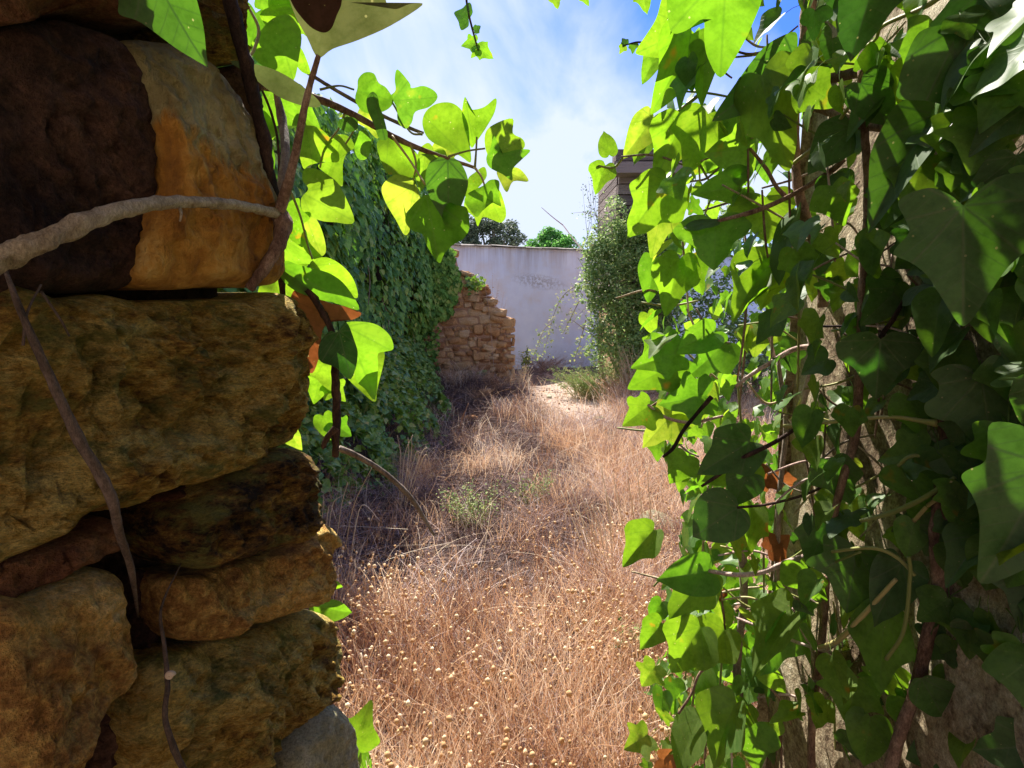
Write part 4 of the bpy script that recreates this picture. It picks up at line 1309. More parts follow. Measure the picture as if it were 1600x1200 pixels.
# ------------------------------------------------------------------ ivy at the right jamb
RV = [
    (1080, 46, 1000, 76, 1.12, 'ivy3', 'leaf_yellow', 10, 0, 1.0, None),
    (1082, 52, 1030, 168, 1.10, 'ivy3', 'leaf_yellow', -15, 0, .75, None),
    (1104, 74, 1096, 168, 1.05, 'ivy5', 'leaf_yellow', 25, 0, .6, 'yellowing ragged leaf'),
    (1028, 84, 1003, 126, 1.18, 'heart', 'leaf', 20, 0, .8, None),
    (1240, 92, 1130, 176, .98, 'heart', 'leaf_dark', 0, 0, .7, None),
    (1190, 118, 1226, 268, .95, 'ivy3', 'leaf', 30, 0, .75, None),
    (1106, 178, 1072, 270, 1.08, 'ivy3', 'leaf_yellow', 0, 0, .9, None),
    (1172, 232, 1102, 240, 1.02, 'wide', 'leaf', 0, 0, 1.0, 'bright three lobed leaf on a brown stalk'),
    (1150, 200, 1140, 160, 1.05, 'heart', 'leaf', 0, 0, 1.0, None),
    (1066, 190, 1026, 278, 1.13, 'ivy3', 'leaf_yellow', 0, 0, .8, None),
    (1160, 292, 1085, 300, 1.03, 'heart', 'leaf', 10, 0, .8, None),
    (1090, 240, 1128, 275, 1.1, 'ivy3', 'leaf', 10, 0, .9, None),
    (1022, 186, 976, 238, 1.20, 'heart', 'leaf_yellow', 15, 0, .9, 'leaf with a small brown spot'),
    (1010, 215, 990, 255, 1.22, 'heart', 'leaf', 15, 0, .9, None),
    (952, 242, 944, 202, 1.28, 'heart', 'leaf_yellow', 10, 0, .85, 'small outermost leaf, yellow and green'),
    (946, 258, 930, 300, 1.28, 'ivy3', 'leaf_yellow', 10, 0, .9, None),
    (1042, 284, 984, 366, 1.12, 'ivy3', 'leaf_yellow', 0, 0, .9, None),
    (1036, 318, 1018, 402, 1.15, 'ivy3', 'leaf_yellow', 0, 0, .65, None),
    (1196, 308, 1202, 384, 1.00, 'wide', 'leaf_yellow', 0, 0, .95, None),
    (1180, 306, 1150, 345, 1.03, 'ivy3', 'leaf', 0, 0, .9, None),
    (1118, 346, 1116, 426, .98, 'wide', 'leaf', 0, 0, 1.0, 'broad bright leaf with a curled grey edge'),
    (1120, 346, 1068, 350, .97, 'oval', 'leaf_dark', 65, 0, .7, None),
    (1244, 328, 1206, 446, .93, 'oval', 'leaf_dark', 74, 0, .7, 'grey folded leaf seen edge on'),
    (1208, 404, 1136, 490, .98, 'ivy3', 'leaf_yellow', 35, 0, .7, None),
    (1222, 412, 1187, 484, .97, 'ivy3', 'leaf_yellow', 20, 0, .8, None),
    (1062, 404, 1040, 492, 1.10, 'ivy3', 'leaf_yellow', 0, 0, .75, None),
    (1024, 404, 1010, 470, 1.16, 'heart', 'leaf', 10, 0, .8, None),
    (1082, 404, 1098, 462, 1.10, 'ivy3', 'leaf_yellow', 10, 0, .7, None),
    (1012, 490, 1024, 526, 1.20, 'heart', 'leaf_yellow', 0, 0, .8, None),
    (1034, 530, 1005, 566, 1.18, 'ivy3', 'leaf_yellow', 0, 0, 1.0, None),
    (1114, 520, 1048, 548, 1.06, 'heart', 'leaf', 10, 0, .8, None),
    (1186, 515, 1178, 560, 1.00, 'wide', 'leaf_yellow', 0, 0, 1.0, None),
    (1205, 512, 1212, 490, 1.02, 'heart', 'leaf_yellow', 0, 0, .9, None),
    (1136, 536, 1076, 588, 1.06, 'ivy3', 'leaf', 0, 0, .8, None),
    (1056, 552, 990, 574, 1.06, 'ivy5', 'leaf', 0, 0, .9, None),
    (1070, 560, 985, 606, 1.12, 'ivy3', 'leaf_yellow', 0, 0, .9, None),
    (1014, 634, 972, 666, 1.08, 'ivy5', 'leaf_yellow', 0, 0, 1.0, None),
    (1050, 648, 1004, 700, 1.10, 'ivy5', 'leaf_yellow', 0, 0, .9, None),
    (1030, 690, 1024, 722, 1.12, 'ivy3', 'leaf', 20, 0, .9, None),
    (1104, 618, 1030, 632, 1.04, 'ivy5', 'leaf', 0, 0, .9, None),
    (1094, 600, 1060, 680, 1.10, 'heart', 'leaf_yellow', 0, 0, .9, None),
    (1074, 712, 1046, 756, 1.05, 'ivy3', 'leaf_yellow', 0, 0, 1.0, None),
    (1172, 690, 1092, 740, .96, 'ivy3', 'leaf_dark', 0, 0, .85, None),
    (1175, 720, 1100, 750, 1.00, 'ivy3', 'leaf_yellow', 0, 0, .9, None),
    (1154, 792, 1082, 840, .92, 'oval', 'leaf_dark', 0, 0, 1.1, 'dark oval leaf in the middle of the curtain'),
    (1178, 794, 1156, 874, .98, 'ivy3', 'leaf_yellow', 20, 0, .65, None),
    (1168, 740, 1146, 790, .96, 'heart', 'leaf_dark', 0, 0, 1.2, None),
    (1022, 828, 968, 884, 1.00, 'ivy3', 'leaf_yellow', 15, 0, .75, 'bright leaf sticking out over the grass'),
    (1108, 892, 1026, 906, 1.00, 'heart', 'leaf', 0, 0, .9, None),
    (1104, 898, 1044, 972, 1.03, 'ivy3', 'leaf_yellow', 0, 0, .75, None),
    (1034, 974, 998, 1018, 1.05, 'heart', 'leaf_yellow', 0, 0, .8, None),
    (1034, 940, 1014, 976, 1.08, 'heart', 'leaf', 0, 0, .9, None),
    (1094, 980, 1046, 1056, 1.00, 'ivy3', 'leaf_yellow', 0, 0, .9, None),
    (1132, 984, 1084, 1050, 1.01, 'ivy3', 'leaf_yellow', 0, 0, .9, None),
    (1126, 940, 1136, 986, 1.04, 'oval', 'leaf_yellow', 20, 0, .8, None),
    (1243, 952, 1168, 1058, .88, 'ivy3', 'leaf_yellow', 48, 0, .75, 'pale sunlit folded leaf'),
    (1236, 970, 1192, 1062, .90, 'ivy3', 'leaf', -40, 0, .6, None),
    (1094, 1122, 1052, 1206, .98, 'oval', 'leaf_yellow', 40, 0, .8, None),
    (1150, 1098, 1100, 1200, .94, 'ivy3', 'leaf', 30, 0, .75, None),
    (1172, 1136, 1184, 1210, .93, 'ivy3', 'leaf', 0, 0, .9, None),
    (1216, 1150, 1190, 1130, .93, 'wide', 'leaf', 0, 0, 1.0, None),
    (1012, 1148, 974, 1172, 1.05, 'ivy5', 'leaf_yellow', 0, 0, 1.0, None),
    (1024, 1040, 1002, 1074, 1.10, 'ivy5', 'leaf_yellow', 0, 0, 1.0, None),
    (1036, 1080, 1030, 1130, 1.12, 'heart', 'leaf', 30, 0, .8, None),
    (1105, 1040, 1090, 1110, 1.08, 'oval', 'leaf_yellow', 45, 0, .8, None),
]
RI = [
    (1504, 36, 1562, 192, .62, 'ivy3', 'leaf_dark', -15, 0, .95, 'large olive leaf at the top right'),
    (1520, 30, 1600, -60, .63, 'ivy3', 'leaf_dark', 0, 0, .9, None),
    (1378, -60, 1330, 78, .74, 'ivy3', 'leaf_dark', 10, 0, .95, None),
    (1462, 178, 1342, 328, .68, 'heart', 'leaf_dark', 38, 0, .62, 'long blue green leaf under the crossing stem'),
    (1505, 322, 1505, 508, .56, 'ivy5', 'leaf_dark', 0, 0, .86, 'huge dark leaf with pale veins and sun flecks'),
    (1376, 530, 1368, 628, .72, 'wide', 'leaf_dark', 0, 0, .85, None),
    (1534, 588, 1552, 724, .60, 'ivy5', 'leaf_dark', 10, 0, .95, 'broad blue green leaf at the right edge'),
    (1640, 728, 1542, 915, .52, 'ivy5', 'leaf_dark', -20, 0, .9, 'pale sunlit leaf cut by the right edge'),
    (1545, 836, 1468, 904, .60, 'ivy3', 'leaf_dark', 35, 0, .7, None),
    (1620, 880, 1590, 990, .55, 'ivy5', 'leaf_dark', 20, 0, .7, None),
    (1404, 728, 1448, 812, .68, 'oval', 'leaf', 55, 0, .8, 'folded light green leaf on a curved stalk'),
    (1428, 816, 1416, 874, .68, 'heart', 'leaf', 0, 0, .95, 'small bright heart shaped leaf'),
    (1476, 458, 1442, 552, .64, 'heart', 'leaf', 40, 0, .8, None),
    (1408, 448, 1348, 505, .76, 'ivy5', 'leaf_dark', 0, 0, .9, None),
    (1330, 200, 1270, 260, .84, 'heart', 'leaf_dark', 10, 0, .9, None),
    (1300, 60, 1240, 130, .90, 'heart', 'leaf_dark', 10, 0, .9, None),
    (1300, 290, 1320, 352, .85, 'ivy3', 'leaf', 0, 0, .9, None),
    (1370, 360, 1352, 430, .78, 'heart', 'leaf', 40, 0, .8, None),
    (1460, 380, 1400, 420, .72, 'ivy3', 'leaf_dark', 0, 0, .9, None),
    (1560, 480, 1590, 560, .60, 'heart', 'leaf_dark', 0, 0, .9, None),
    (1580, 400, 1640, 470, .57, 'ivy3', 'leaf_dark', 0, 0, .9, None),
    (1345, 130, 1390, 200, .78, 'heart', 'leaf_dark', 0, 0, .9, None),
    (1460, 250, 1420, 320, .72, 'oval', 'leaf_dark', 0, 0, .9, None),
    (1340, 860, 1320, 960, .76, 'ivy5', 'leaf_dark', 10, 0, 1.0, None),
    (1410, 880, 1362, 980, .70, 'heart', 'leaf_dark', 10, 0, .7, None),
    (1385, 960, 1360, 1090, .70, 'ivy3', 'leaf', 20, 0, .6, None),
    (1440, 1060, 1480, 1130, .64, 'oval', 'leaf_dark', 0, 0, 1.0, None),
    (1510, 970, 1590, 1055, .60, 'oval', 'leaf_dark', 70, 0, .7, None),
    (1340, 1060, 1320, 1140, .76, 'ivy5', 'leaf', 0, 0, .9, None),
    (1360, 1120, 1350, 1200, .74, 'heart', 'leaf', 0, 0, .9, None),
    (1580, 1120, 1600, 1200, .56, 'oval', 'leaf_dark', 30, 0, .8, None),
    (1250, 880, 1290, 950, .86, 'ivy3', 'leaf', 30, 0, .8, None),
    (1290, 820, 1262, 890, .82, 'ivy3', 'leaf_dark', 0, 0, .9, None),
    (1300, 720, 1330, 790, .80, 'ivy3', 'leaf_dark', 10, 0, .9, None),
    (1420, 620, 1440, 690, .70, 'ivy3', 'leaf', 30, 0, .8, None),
]
ic = empty('ivy_vine', (0.42, 1.15, 0.3), 'curtain of bright backlit ivy leaves along the right edge of the opening', 'ivy')
for (bx, by, tx, ty, Y, kd, mk, ro, ti, wd, lb) in RV:
    hero(ic, bx, by, tx, ty, Y, kd, mk, ro, ti, wd, label=lb)
traced_leaf(ic, [(1046, -30), (1047, 46), (1072, 48), (1098, 30), (1100, 62), (1106, 92), (1126, 124), (1150, 92), (1176, 40), (1192, -20), (1150, -70), (1080, -60)], .84, 'leaf', (1135, -50), (1126, 124), .15, 'very large green leaf at the top of the curtain', kx=.2, ky=-.2)
ii = empty('ivy_vine', (0.5, 0.75, 0.3), 'shaded big leaved ivy with woody stems on the near right wall', 'ivy')
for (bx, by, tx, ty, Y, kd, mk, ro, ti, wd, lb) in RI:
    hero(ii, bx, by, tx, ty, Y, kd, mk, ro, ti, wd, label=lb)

SR = [  # (parent, pts, radii, material, rough)
    (ii, [(1262, -60, .95), (1262, 10, .95), (1258, 60, .95), (1250, 115, .96), (1242, 160, .97), (1242, 220, .97), (1246, 290, .95), (1262, 350, .94), (1282, 410, .93), (1286, 480, .93)], [9, 10, 9, 9, 7, 7, 7, 8, 7, 7], 'bark_brown', .2),
    (ii, [(1240, 120, .96), (1225, 128, .95), (1204, 133, .94)], [8, 8, 6], 'bark_brown', .2),
    (ii, [(1622, -40, .585), (1600, 40, .60), (1574, 120, .62), (1552, 195, .64), (1530, 255, .645), (1508, 322, .65), (1500, 360, .66)], [9, 9, 9, 9, 9, 8, 7], 'bark_brown', .2),
    (ii, [(1252, 164, .93), (1300, 176, .88), (1345, 194, .83), (1392, 200, .78), (1440, 198, .74), (1490, 202, .70), (1530, 216, .66), (1558, 226, .64)], [5, 6, 7, 7, 7, 7, 7, 8], 'bark_brown', .25),
    (ii, [(1244, 136, .96), (1290, 124, .92), (1340, 114, .86), (1390, 104, .80), (1430, 88, .76)], [7, 8, 8, 8, 6], 'bark_brown', .2),
    (ii, [(1345, 110, .8), (1347, 160, .8), (1352, 220, .8), (1356, 320, .8), (1348, 430, .8), (1346, 520, .8), (1342, 600, .79), (1336, 680, .79), (1314, 760, .79), (1298, 825, .8)], [5, 6, 6, 6, 6, 7, 7, 7, 6, 6], 'bark_brown', .15),
    (ii, [(1482, 440, .66), (1478, 520, .66), (1470, 600, .66), (1472, 650, .66), (1478, 700, .66), (1470, 760, .66), (1462, 840, .66), (1466, 920, .66), (1448, 1000, .66), (1430, 1080, .67), (1405, 1150, .67), (1380, 1240, .68)], [6, 7, 8, 8, 8, 9, 10, 10, 10, 9, 9, 9], 'bark_brown', .2),
    (ii, [(1495, 660, .66), (1480, 720, .655), (1478, 800, .65), (1488, 900, .66), (1466, 1000, .67), (1468, 1080, .68)], [6, 6, 7, 8, 8, 6], 'bark_brown', .2),
    (ii, [(1462, 1134, .66), (1490, 1146, .63), (1525, 1150, .60), (1565, 1136, .57), (1620, 1104, .54)], [7, 9, 10, 11, 13], 'bark_pink', .25),
    (ii, [(1580, 1112, .56), (1600, 1085, .54), (1630, 1050, .53)], [5, 6, 6], 'stem_green', .1),
    (ii, [(1225, 666, .86), (1290, 660, .80), (1350, 654, .75), (1400, 652, .71), (1440, 658, .68), (1466, 662, .66)], [3, 3, 3, 3, 4, 6], 'stem_green', .1),
    (ii, [(1344, 814, .70), (1390, 802, .68), (1440, 780, .65), (1492, 746, .62)], [3, 4, 4, 3], 'stem_green', .05),
    (ii, [(1428, 814, .68), (1450, 790, .66), (1470, 775, .64), (1488, 750, .62)], [3, 3, 3, 3], 'stem_green', .05),
    (ii, [(1404, 728, .68), (1420, 714, .67), (1440, 714, .665), (1470, 736, .66)], [3, 3, 3, 2.5], 'stem_green', .05),
    (ii, [(1345, 862, .72), (1300, 880, .78)], [2, 2], 'stem_green', 0),
    (ii, [(1300, 862, .75), (1360, 856, .70), (1400, 870, .68), (1430, 900, .66)], [2.5, 3, 3, 2.5], 'stem_green', .05),
    (ii, [(1284, 100, .9), (1360, 68, .78), (1380, 40, .74), (1450, 8, .68), (1500, -30, .64)], [2.5, 2.5, 3, 4, 4], 'stem_green', .05),
    (ii, [(1545, 214, .62), (1580, 192, .60), (1620, 168, .58)], [3, 3, 3], 'stem_green', .05),
    (ii, [(1545, 268, .62), (1575, 235, .60), (1620, 170, .58)], [3, 3, 3], 'stem_green', .05),
    (ii, [(1240, 255, .95), (1290, 215, .88), (1340, 150, .82), (1380, 118, .8)], [3, 3, 3, 2], 'stem_green', .05),
    (ii, [(1385, 1030, .68), (1412, 985, .66), (1422, 900, .66), (1420, 870, .66)], [3, 3, 3, 3], 'stem_green', .05),
    (ii, [(1280, 1012, .80), (1310, 1000, .76), (1345, 965, .72), (1400, 905, .68)], [3, 4, 4, 3], 'stem_green', .05),
    (ii, [(1300, 517, .85), (1400, 500, .75), (1440, 480, .72)], [2, 2, 2], 'stem_green', 0),
    (ii, [(1282, 510, .9), (1340, 510, .85), (1380, 516, .8), (1410, 480, .76)], [2, 2, 2, 2], 'bark_dark', 0),
    (ii, [(1412, 470, .74), (1395, 500, .74), (1376, 530, .74), (1380, 570, .74), (1400, 600, .74)], [3, 4, 4, 4, 4], 'bark_dark', .1),
    (ic, [(1118, 346, .98), (1160, 336, .96), (1210, 318, .95), (1260, 292, .93), (1300, 266, .9), (1318, 250, .88)], [3, 4, 4, 4, 5, 4], 'bark_brown', .1),
    (ic, [(1172, 232, 1.02), (1196, 262, 1.0), (1212, 290, .98), (1226, 306, .97)], [2.5, 3, 3, 4], 'bark_brown', .1),
    (ic, [(1282, 540, .93), (1240, 546, .95), (1205, 566, .96), (1170, 588, .98), (1150, 604, 1.0)], [5, 4, 4, 3, 3], 'bark_pink', .15),
    (ic, [(1186, 515, 1.0), (1202, 530, .98), (1210, 558, .97)], [2, 2, 2.5], 'bark_pink', .05),
    (ic, [(1096, 760, .98), (1120, 744, .97), (1160, 716, .95), (1205, 694, .93), (1240, 672, .92)], [2, 3, 3.5, 3.5, 3], 'bark_dark', .1),
    (ic, [(1036, 714, 1.04), (1052, 700, 1.03), (1068, 672, 1.02), (1090, 645, 1.01), (1112, 620, 1.0)], [2, 3, 3, 3, 4], 'bark_dark', .1),
    (ic, [(1152, 793, .92), (1200, 788, .9), (1260, 772, .87), (1300, 752, .84)], [2, 2, 2, 2], 'bark_dark', 0),
    (ic, [(1108, 892, 1.0), (1150, 898, .96), (1190, 894, .93), (1230, 878, .9), (1262, 868, .88)], [3, 3.5, 4, 4, 4], 'bark_pink', .1),
    (ic, [(1215, 560, 1.0), (1228, 660, .98), (1222, 730, .97), (1216, 800, .96), (1214, 880, .96), (1206, 980, .96)], [3, 4, 4, 4, 4, 4], 'bark_grey', .15),
    (ic, [(1262, 500, .93), (1270, 560, .93), (1250, 640, .94), (1235, 660, .95)], [6, 6, 5, 4], 'bark_pink', .2),
    (ic, [(1292, 900, .85), (1286, 980, .86), (1276, 1060, .87), (1268, 1140, .88), (1268, 1230, .88)], [5, 6, 6, 6, 6], 'bark_brown', .2),
    (ic, [(1160, 860, 1.05), (1162, 940, 1.05), (1152, 1040, 1.05), (1158, 1120, 1.04)], [6, 6, 6, 6], 'bark_grey', .2),
    (ic, [(1012, 632, 1.08), (1040, 652, 1.07), (1080, 660, 1.06), (1130, 650, 1.03)], [2, 2.5, 2.5, 2], 'bark_pink', .05),
    (ic, [(930, 258, 1.28), (958, 262, 1.27), (975, 245, 1.25), (1010, 212, 1.22), (1040, 190, 1.18), (1090, 150, 1.1)], [1.5, 2, 2, 2, 2.5, 3], 'stem_green', 0),
    (ic, [(1240, 950, .88), (1262, 1000, .87), (1290, 1015, .85), (1330, 985, .8)], [3, 3, 3, 3], 'bark_pink', .1),
    (ic, [(1150, 965, .98), (1200, 985, .93), (1250, 1005, .88), (1300, 1020, .84)], [2, 2.5, 2.5, 2.5], 'bark_pink', .1),
    (ic, [(1060, 1115, 1.0), (1080, 1085, 1.0), (1095, 1050, 1.0), (1130, 1030, 1.0)], [2, 2, 2, 2], 'bark_brown', .05),
]
for par, pts, rr, mk, ro in SR:
    stem(par, pts, rr, mk, 8, ro, tint=rnd.random())
# loose thin tendrils deeper in
for k in range(190):
    px = rnd.uniform(1060, 1560)
    py = rnd.uniform(20, 1180)
    Y = float(np.interp(px, [1080, 1250, 1600], [1.12, .92, .585])) + rnd.uniform(-.03, .04)
    dx, dy = rnd.uniform(30, 110) * rnd.choice((-1, 1)), rnd.uniform(-60, 60)
    if rnd.random() < .35:
        dx, dy = rnd.uniform(-20, 20), rnd.uniform(80, 170)
    par = ic if px < 1260 else ii
    stem(par, [(px, py, Y), (px + dx * .5, py + dy * .5 + rnd.uniform(-18, 18), Y - dx * .0003), (px + dx, py + dy, Y - dx * .0006)], [1.6, 2.0, 1.4],
         rnd.choice(['bark_brown', 'stem_green', 'stem_green', 'bark_grey', 'bark_pink', 'bark_pale']), 5, 0, tint=rnd.random())


def edge_px(py):
    return float(np.interp(py, [-100, 0, 120, 180, 260, 380, 480, 560, 640, 700, 800, 900, 1000, 1100, 1250],
                           [1040, 1042, 1030, 1020, 1015, 1020, 1014, 1004, 990, 1030, 1062, 1040, 1020, 1010, 990]))


# individual filling leaves of the bright curtain (outside the wall face)
cnt = 0
while cnt < 200:
    py = rnd.uniform(-60, 1220)
    px = rnd.uniform(1000, 1340)
    if px < edge_px(py) + 14:
        continue
    Y = rnd.uniform(1.02, 1.2) if px < 1150 else (rnd.uniform(.90, 1.10) if px < 1240 else rnd.uniform(.74, .86))
    sz = rnd.uniform(.028, .06)
    b = P(px, py, Y)
    out = Vector((-1.0, rnd.uniform(-.6, .5), rnd.uniform(.2, .9)))
    yd = Vector((rnd.uniform(-.8, .35), rnd.uniform(-.4, .3), rnd.uniform(-1.2, -.2)))
    mk = rnd.choice(['leaf', 'leaf', 'leaf_yellow', 'leaf_yellow', 'leaf_yellow']) if px < 1200 else rnd.choice(['leaf', 'leaf_dark', 'leaf', 'leaf_yellow'])
    put_leaf(ic, b, yd, out, sz, rnd.choice(['ivy3', 'ivy5', 'heart', 'ivy3', 'wide']), mk)
    cnt += 1
# shaded leaves on the jamb face
cnt = 0
while cnt < 264:
    py = rnd.uniform(-60, 1240)
    px = 1235 + 405 * rnd.random() ** .8
    if 1230 < px < 1420 and 640 < py < 1000 and rnd.random() < .5:
        continue
    Yw = 0.545 * F_PX / (px - CX) * 1.0
    Y = max(.50, Yw - rnd.uniform(.005, .05))
    b = P(px, py, Y)
    sz = rnd.uniform(.03, .068)
    out = Vector((-1.0, rnd.uniform(-1.2, .3), rnd.uniform(.0, 1.0)))
    yd = Vector((rnd.uniform(-.5, .2), rnd.uniform(-.6, .5), rnd.uniform(-1.2, -.2)))
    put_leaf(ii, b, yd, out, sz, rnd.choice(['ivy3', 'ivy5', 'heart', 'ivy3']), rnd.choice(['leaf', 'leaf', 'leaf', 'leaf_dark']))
    cnt += 1
# dead leaves caught in the ivy
for (bx, by, tx, ty, Y) in ((1110, 915, 1122, 955, 1.12), (1210, 740, 1235, 780, .98), (1180, 730, 1195, 775, 1.02), (1030, 1185, 1075, 1200, 1.06), (1200, 860, 1240, 838, .95)):
    hero(ic, bx, by, tx, ty, Y, 'ivy3', 'leaf_dry', 20, 0, .9)

# dense mass outside, behind the curtain
N = 1350
B, Yd, Nn, Sz = [], [], [], []
while len(B) < N:
    y = rnd.uniform(1.12, 1.8)
    z = rnd.uniform(-.05, 2.2)
    x = rnd.uniform(.32, 1.0)
    if (z > 1.2 and y < 1.12 + (z - 1.2) * .5) or (y > 1.2 and x < .47):
        continue
    p = Vector((x, y, z))
    px, py = px_of(p)
    e = edge_px(py) + 10 + 16 * noise.noise(Vector((py * .02, y * 3, 0)))
    if px < e or px > 1330:
        continue
    clump = noise.noise(Vector((x * 5, y * 5, z * 5)))
    if clump < -0.12 and rnd.random() < .85:
        continue
    B.append(p)
    Yd.append((rnd.uniform(-.8, .4), rnd.uniform(-.6, .6), rnd.uniform(-1.2, -.1)))
    Nn.append((rnd.uniform(-1.2, .1), rnd.uniform(-.9, .6), rnd.uniform(0, 1.1)))
    Sz.append(rnd.uniform(.025, .06))
leaves_stuff('leaf_mass', ic, B, Yd, Nn, Sz, 'leaf', label='smaller leaves massed behind the bright ones')

# small sprigs hanging into the sky
def sprig(label, pts, rad, leaves, parent_pt):
    e = empty('ivy_sprig', tuple(P(*parent_pt)), label, 'ivy')
    stem(e, pts, rad, 'bark_dark', 6, .1)
    for (bx, by, tx, ty, kd, mk) in leaves:
        hero(e, bx, by, tx, ty, pts[0][2], kd, mk, rnd.uniform(-20, 20), 0, .9)


sprig('thin dark twig with five small leaves hanging from the top into the sky', [(726, -40, 1.5), (730, 10, 1.5), (738, 45, 1.5), (747, 78, 1.5)], [2, 2, 1.8, 1.3],
      [(732, 30, 706, 18, 'wide', 'leaf_dark'), (741, 48, 752, 40, 'ivy3', 'leaf_dark'), (744, 66, 720, 72, 'ivy5', 'leaf'), (747, 76, 736, 90, 'ivy3', 'leaf'), (747, 76, 770, 90, 'ivy3', 'leaf')], (726, -40, 1.5))
sprig('small leaf tips hanging from the top edge left of the curtain', [(860, -60, 1.5), (905, -32, 1.45), (960, -22, 1.4), (1030, -40, 1.35)], [2, 2, 2, 2],
      [(868, -8, 872, 14, 'ivy3', 'leaf_yellow'), (912, -12, 918, 8, 'ivy3', 'leaf'), (1005, -18, 1008, 18, 'ivy3', 'leaf_yellow'), (955, -20, 950, -2, 'ivy3', 'leaf')], (905, -32, 1.45))
sprig('tiny twig with three leaflets sticking out left of the curtain', [(1012, 68, 1.3), (995, 66, 1.3), (972, 72, 1.3)], [1.5, 1.5, 1],
      [(975, 71, 968, 84, 'ivy3', 'leaf'), (978, 70, 972, 58, 'ivy3', 'leaf_dark'), (990, 68, 988, 84, 'ivy3', 'leaf')], (1012, 68, 1.3))

# ------------------------------------------------------------------ wall ivy on the left (small leaves)
wi = empty('wall_ivy', (-1.1, 4.8, 0), 'dense dark green small leaved ivy covering the tall left wall', 'ivy')


def ivy_top(Y):
    return float(np.interp(Y, [1.3, 4, 6, 7.5, 8.6, 9.6], [2.75, 3.0, 3.3, 3.55, 3.65, 3.45]))


def sample_wall_ivy(n, y0, y1, seed):
    r_ = random.Random(seed)
    out = []
    while len(out) < n:
        Y = r_.uniform(y0, y1)
        z = r_.uniform(0.15, ivy_top(Y) + .05)
        g = noise.noise(Vector((Y * 1.8, z * 1.8, 4.2)))
        bulge = .20 * noise.noise(Vector((Y * .9, z * 1.0, 0))) + .10 * g + .10 * (z > 1.2) + .12 * max(0, (Y - 6.5) / 3) * (z > 1.4)
        if g < -.34 and r_.random() < .9:
            continue
        # the foot of the far end is bare towards the ruin
        x = ivy_x(Y) + bulge + r_.uniform(-.09, .03)
        yd = (r_.uniform(.15, .9), r_.uniform(-.6, .45), -1.0)
        nn = (1.0, r_.uniform(-.8, .2), r_.uniform(.2, 1.1))
        out.append((Vector((x, Y, z)), yd, nn, r_.uniform(.06, .115)))
    return out


near = sample_wall_ivy(300, 3.4, 5.6, 3)
for p, yd, nn, s in near:
    p.x += .02
    put_leaf(wi, p, Vector(yd), Vector(nn), s, rnd.choice(['heart', 'ivy3']), 'leaf_wall')
far = sample_wall_ivy(11000, 1.6, 9.6, 9)
leaves_stuff('leaf_mass', wi, [f[0] for f in far], [f[1] for f in far], [f[2] for f in far], [f[3] for f in far], 'leaf_wall', label='countless smaller wall ivy leaves')
# ivy bushing over the wall top
B, Yd, Nn, Sz = [], [], [], []
for k in range(1600):
    Y = rnd.uniform(1.8, 9.4)
    x = ivy_x(Y) + rnd.uniform(-.6, .05)
    B.append((x, Y, ivy_top(Y) - .08 + abs(rnd.gauss(0, .10)) + .12 * noise.noise(Vector((Y * 2, x * 2, 0)))))
    Yd.append((rnd.uniform(-.6, .6), rnd.uniform(-.6, .6), rnd.uniform(-.6, .9)))
    Nn.append((rnd.uniform(-.5, .8), rnd.uniform(-.6, .6), 1))
    Sz.append(rnd.uniform(.03, .07))
leaves_stuff('leaf_mass', wi, B, Yd, Nn, Sz, 'leaf_cover', label='sunlit ivy leaves along the wall top')
# trailing stems
for k in range(14):
    Y = rnd.uniform(3, 9)
    z0 = rnd.uniform(.4, 2.2)
    a = Acc()
    a.tube([Vector((ivy_x(Y) + .03, Y, z0)), Vector((ivy_x(Y) + .06, Y + rnd.uniform(-.2, .2), z0 + .35)), Vector((ivy_x(Y) + .02, Y + rnd.uniform(-.3, .3), z0 + .75))], [.005, .005, .004], 5, 4)
    obj('stem', a.mesh('stem', M['bark_grey']), wi)

# ivy leaves over the shoulder of the ruin
B, Yd, Nn, Sz = [], [], [], []
for k in range(5200):
    x = -.88 - abs(rnd.gauss(0, .5))
    z = rnd.uniform(.2, 3.6)
    if z > 2.40 - 1.35 * (x + .95) + .15 * noise.noise(Vector((x * 5, 0, 2))):
        continue
    lim = float(np.interp(z, [0, .9, 1.2, 1.35, 1.9, 2.2, 2.6], [-1.60, -1.58, -1.42, -1.08, -.86, -.98, -1.02])) + .08 * noise.noise(Vector((z * 6, x * 3, 0)))
    if x > lim:
        continue
    B.append((x, 9.56 + rnd.uniform(-.12, .04), z))
    Yd.append((rnd.uniform(-.4, .4), rnd.uniform(-.5, 0), -1))
    Nn.append((rnd.uniform(-.3, .6), -1, rnd.uniform(.2, .8)))
    Sz.append(rnd.uniform(.05, .10))
o = leaves_stuff('ivy_patch', None, B, Yd, Nn, Sz, 'leaf_wall')
tag(o, 'patch of ivy spilling over the left shoulder of the ruined wall', 'ivy')
for (cx_, cz_, n_, lb) in ((-1.42, .75, 160, 'small straggle of ivy climbing the lower ruined wall'), (-.66, 1.90, 90, 'yellow green tuft growing on top of the ruined wall')):
    B, Yd, Nn, Sz = [], [], [], []
    for k in range(n_):
        B.append((cx_ + rnd.gauss(0, .08), 9.55 + rnd.uniform(-.06, .05), cz_ + rnd.gauss(0, .28 if n_ > 100 else .06)))
        Yd.append((rnd.uniform(-.6, .6), rnd.uniform(-.5, 0), rnd.uniform(-1, .4)))
        Nn.append((rnd.uniform(-.6, .6), -1, rnd.uniform(0, .9)))
        Sz.append(rnd.uniform(.035, .07))
    o = leaves_stuff('ivy_patch' if n_ > 100 else 'wall_tuft', None, B, Yd, Nn, Sz, 'leaf_wall' if n_ > 100 else 'leaf_cover')
    tag(o, lb, 'ivy' if n_ > 100 else 'plant')

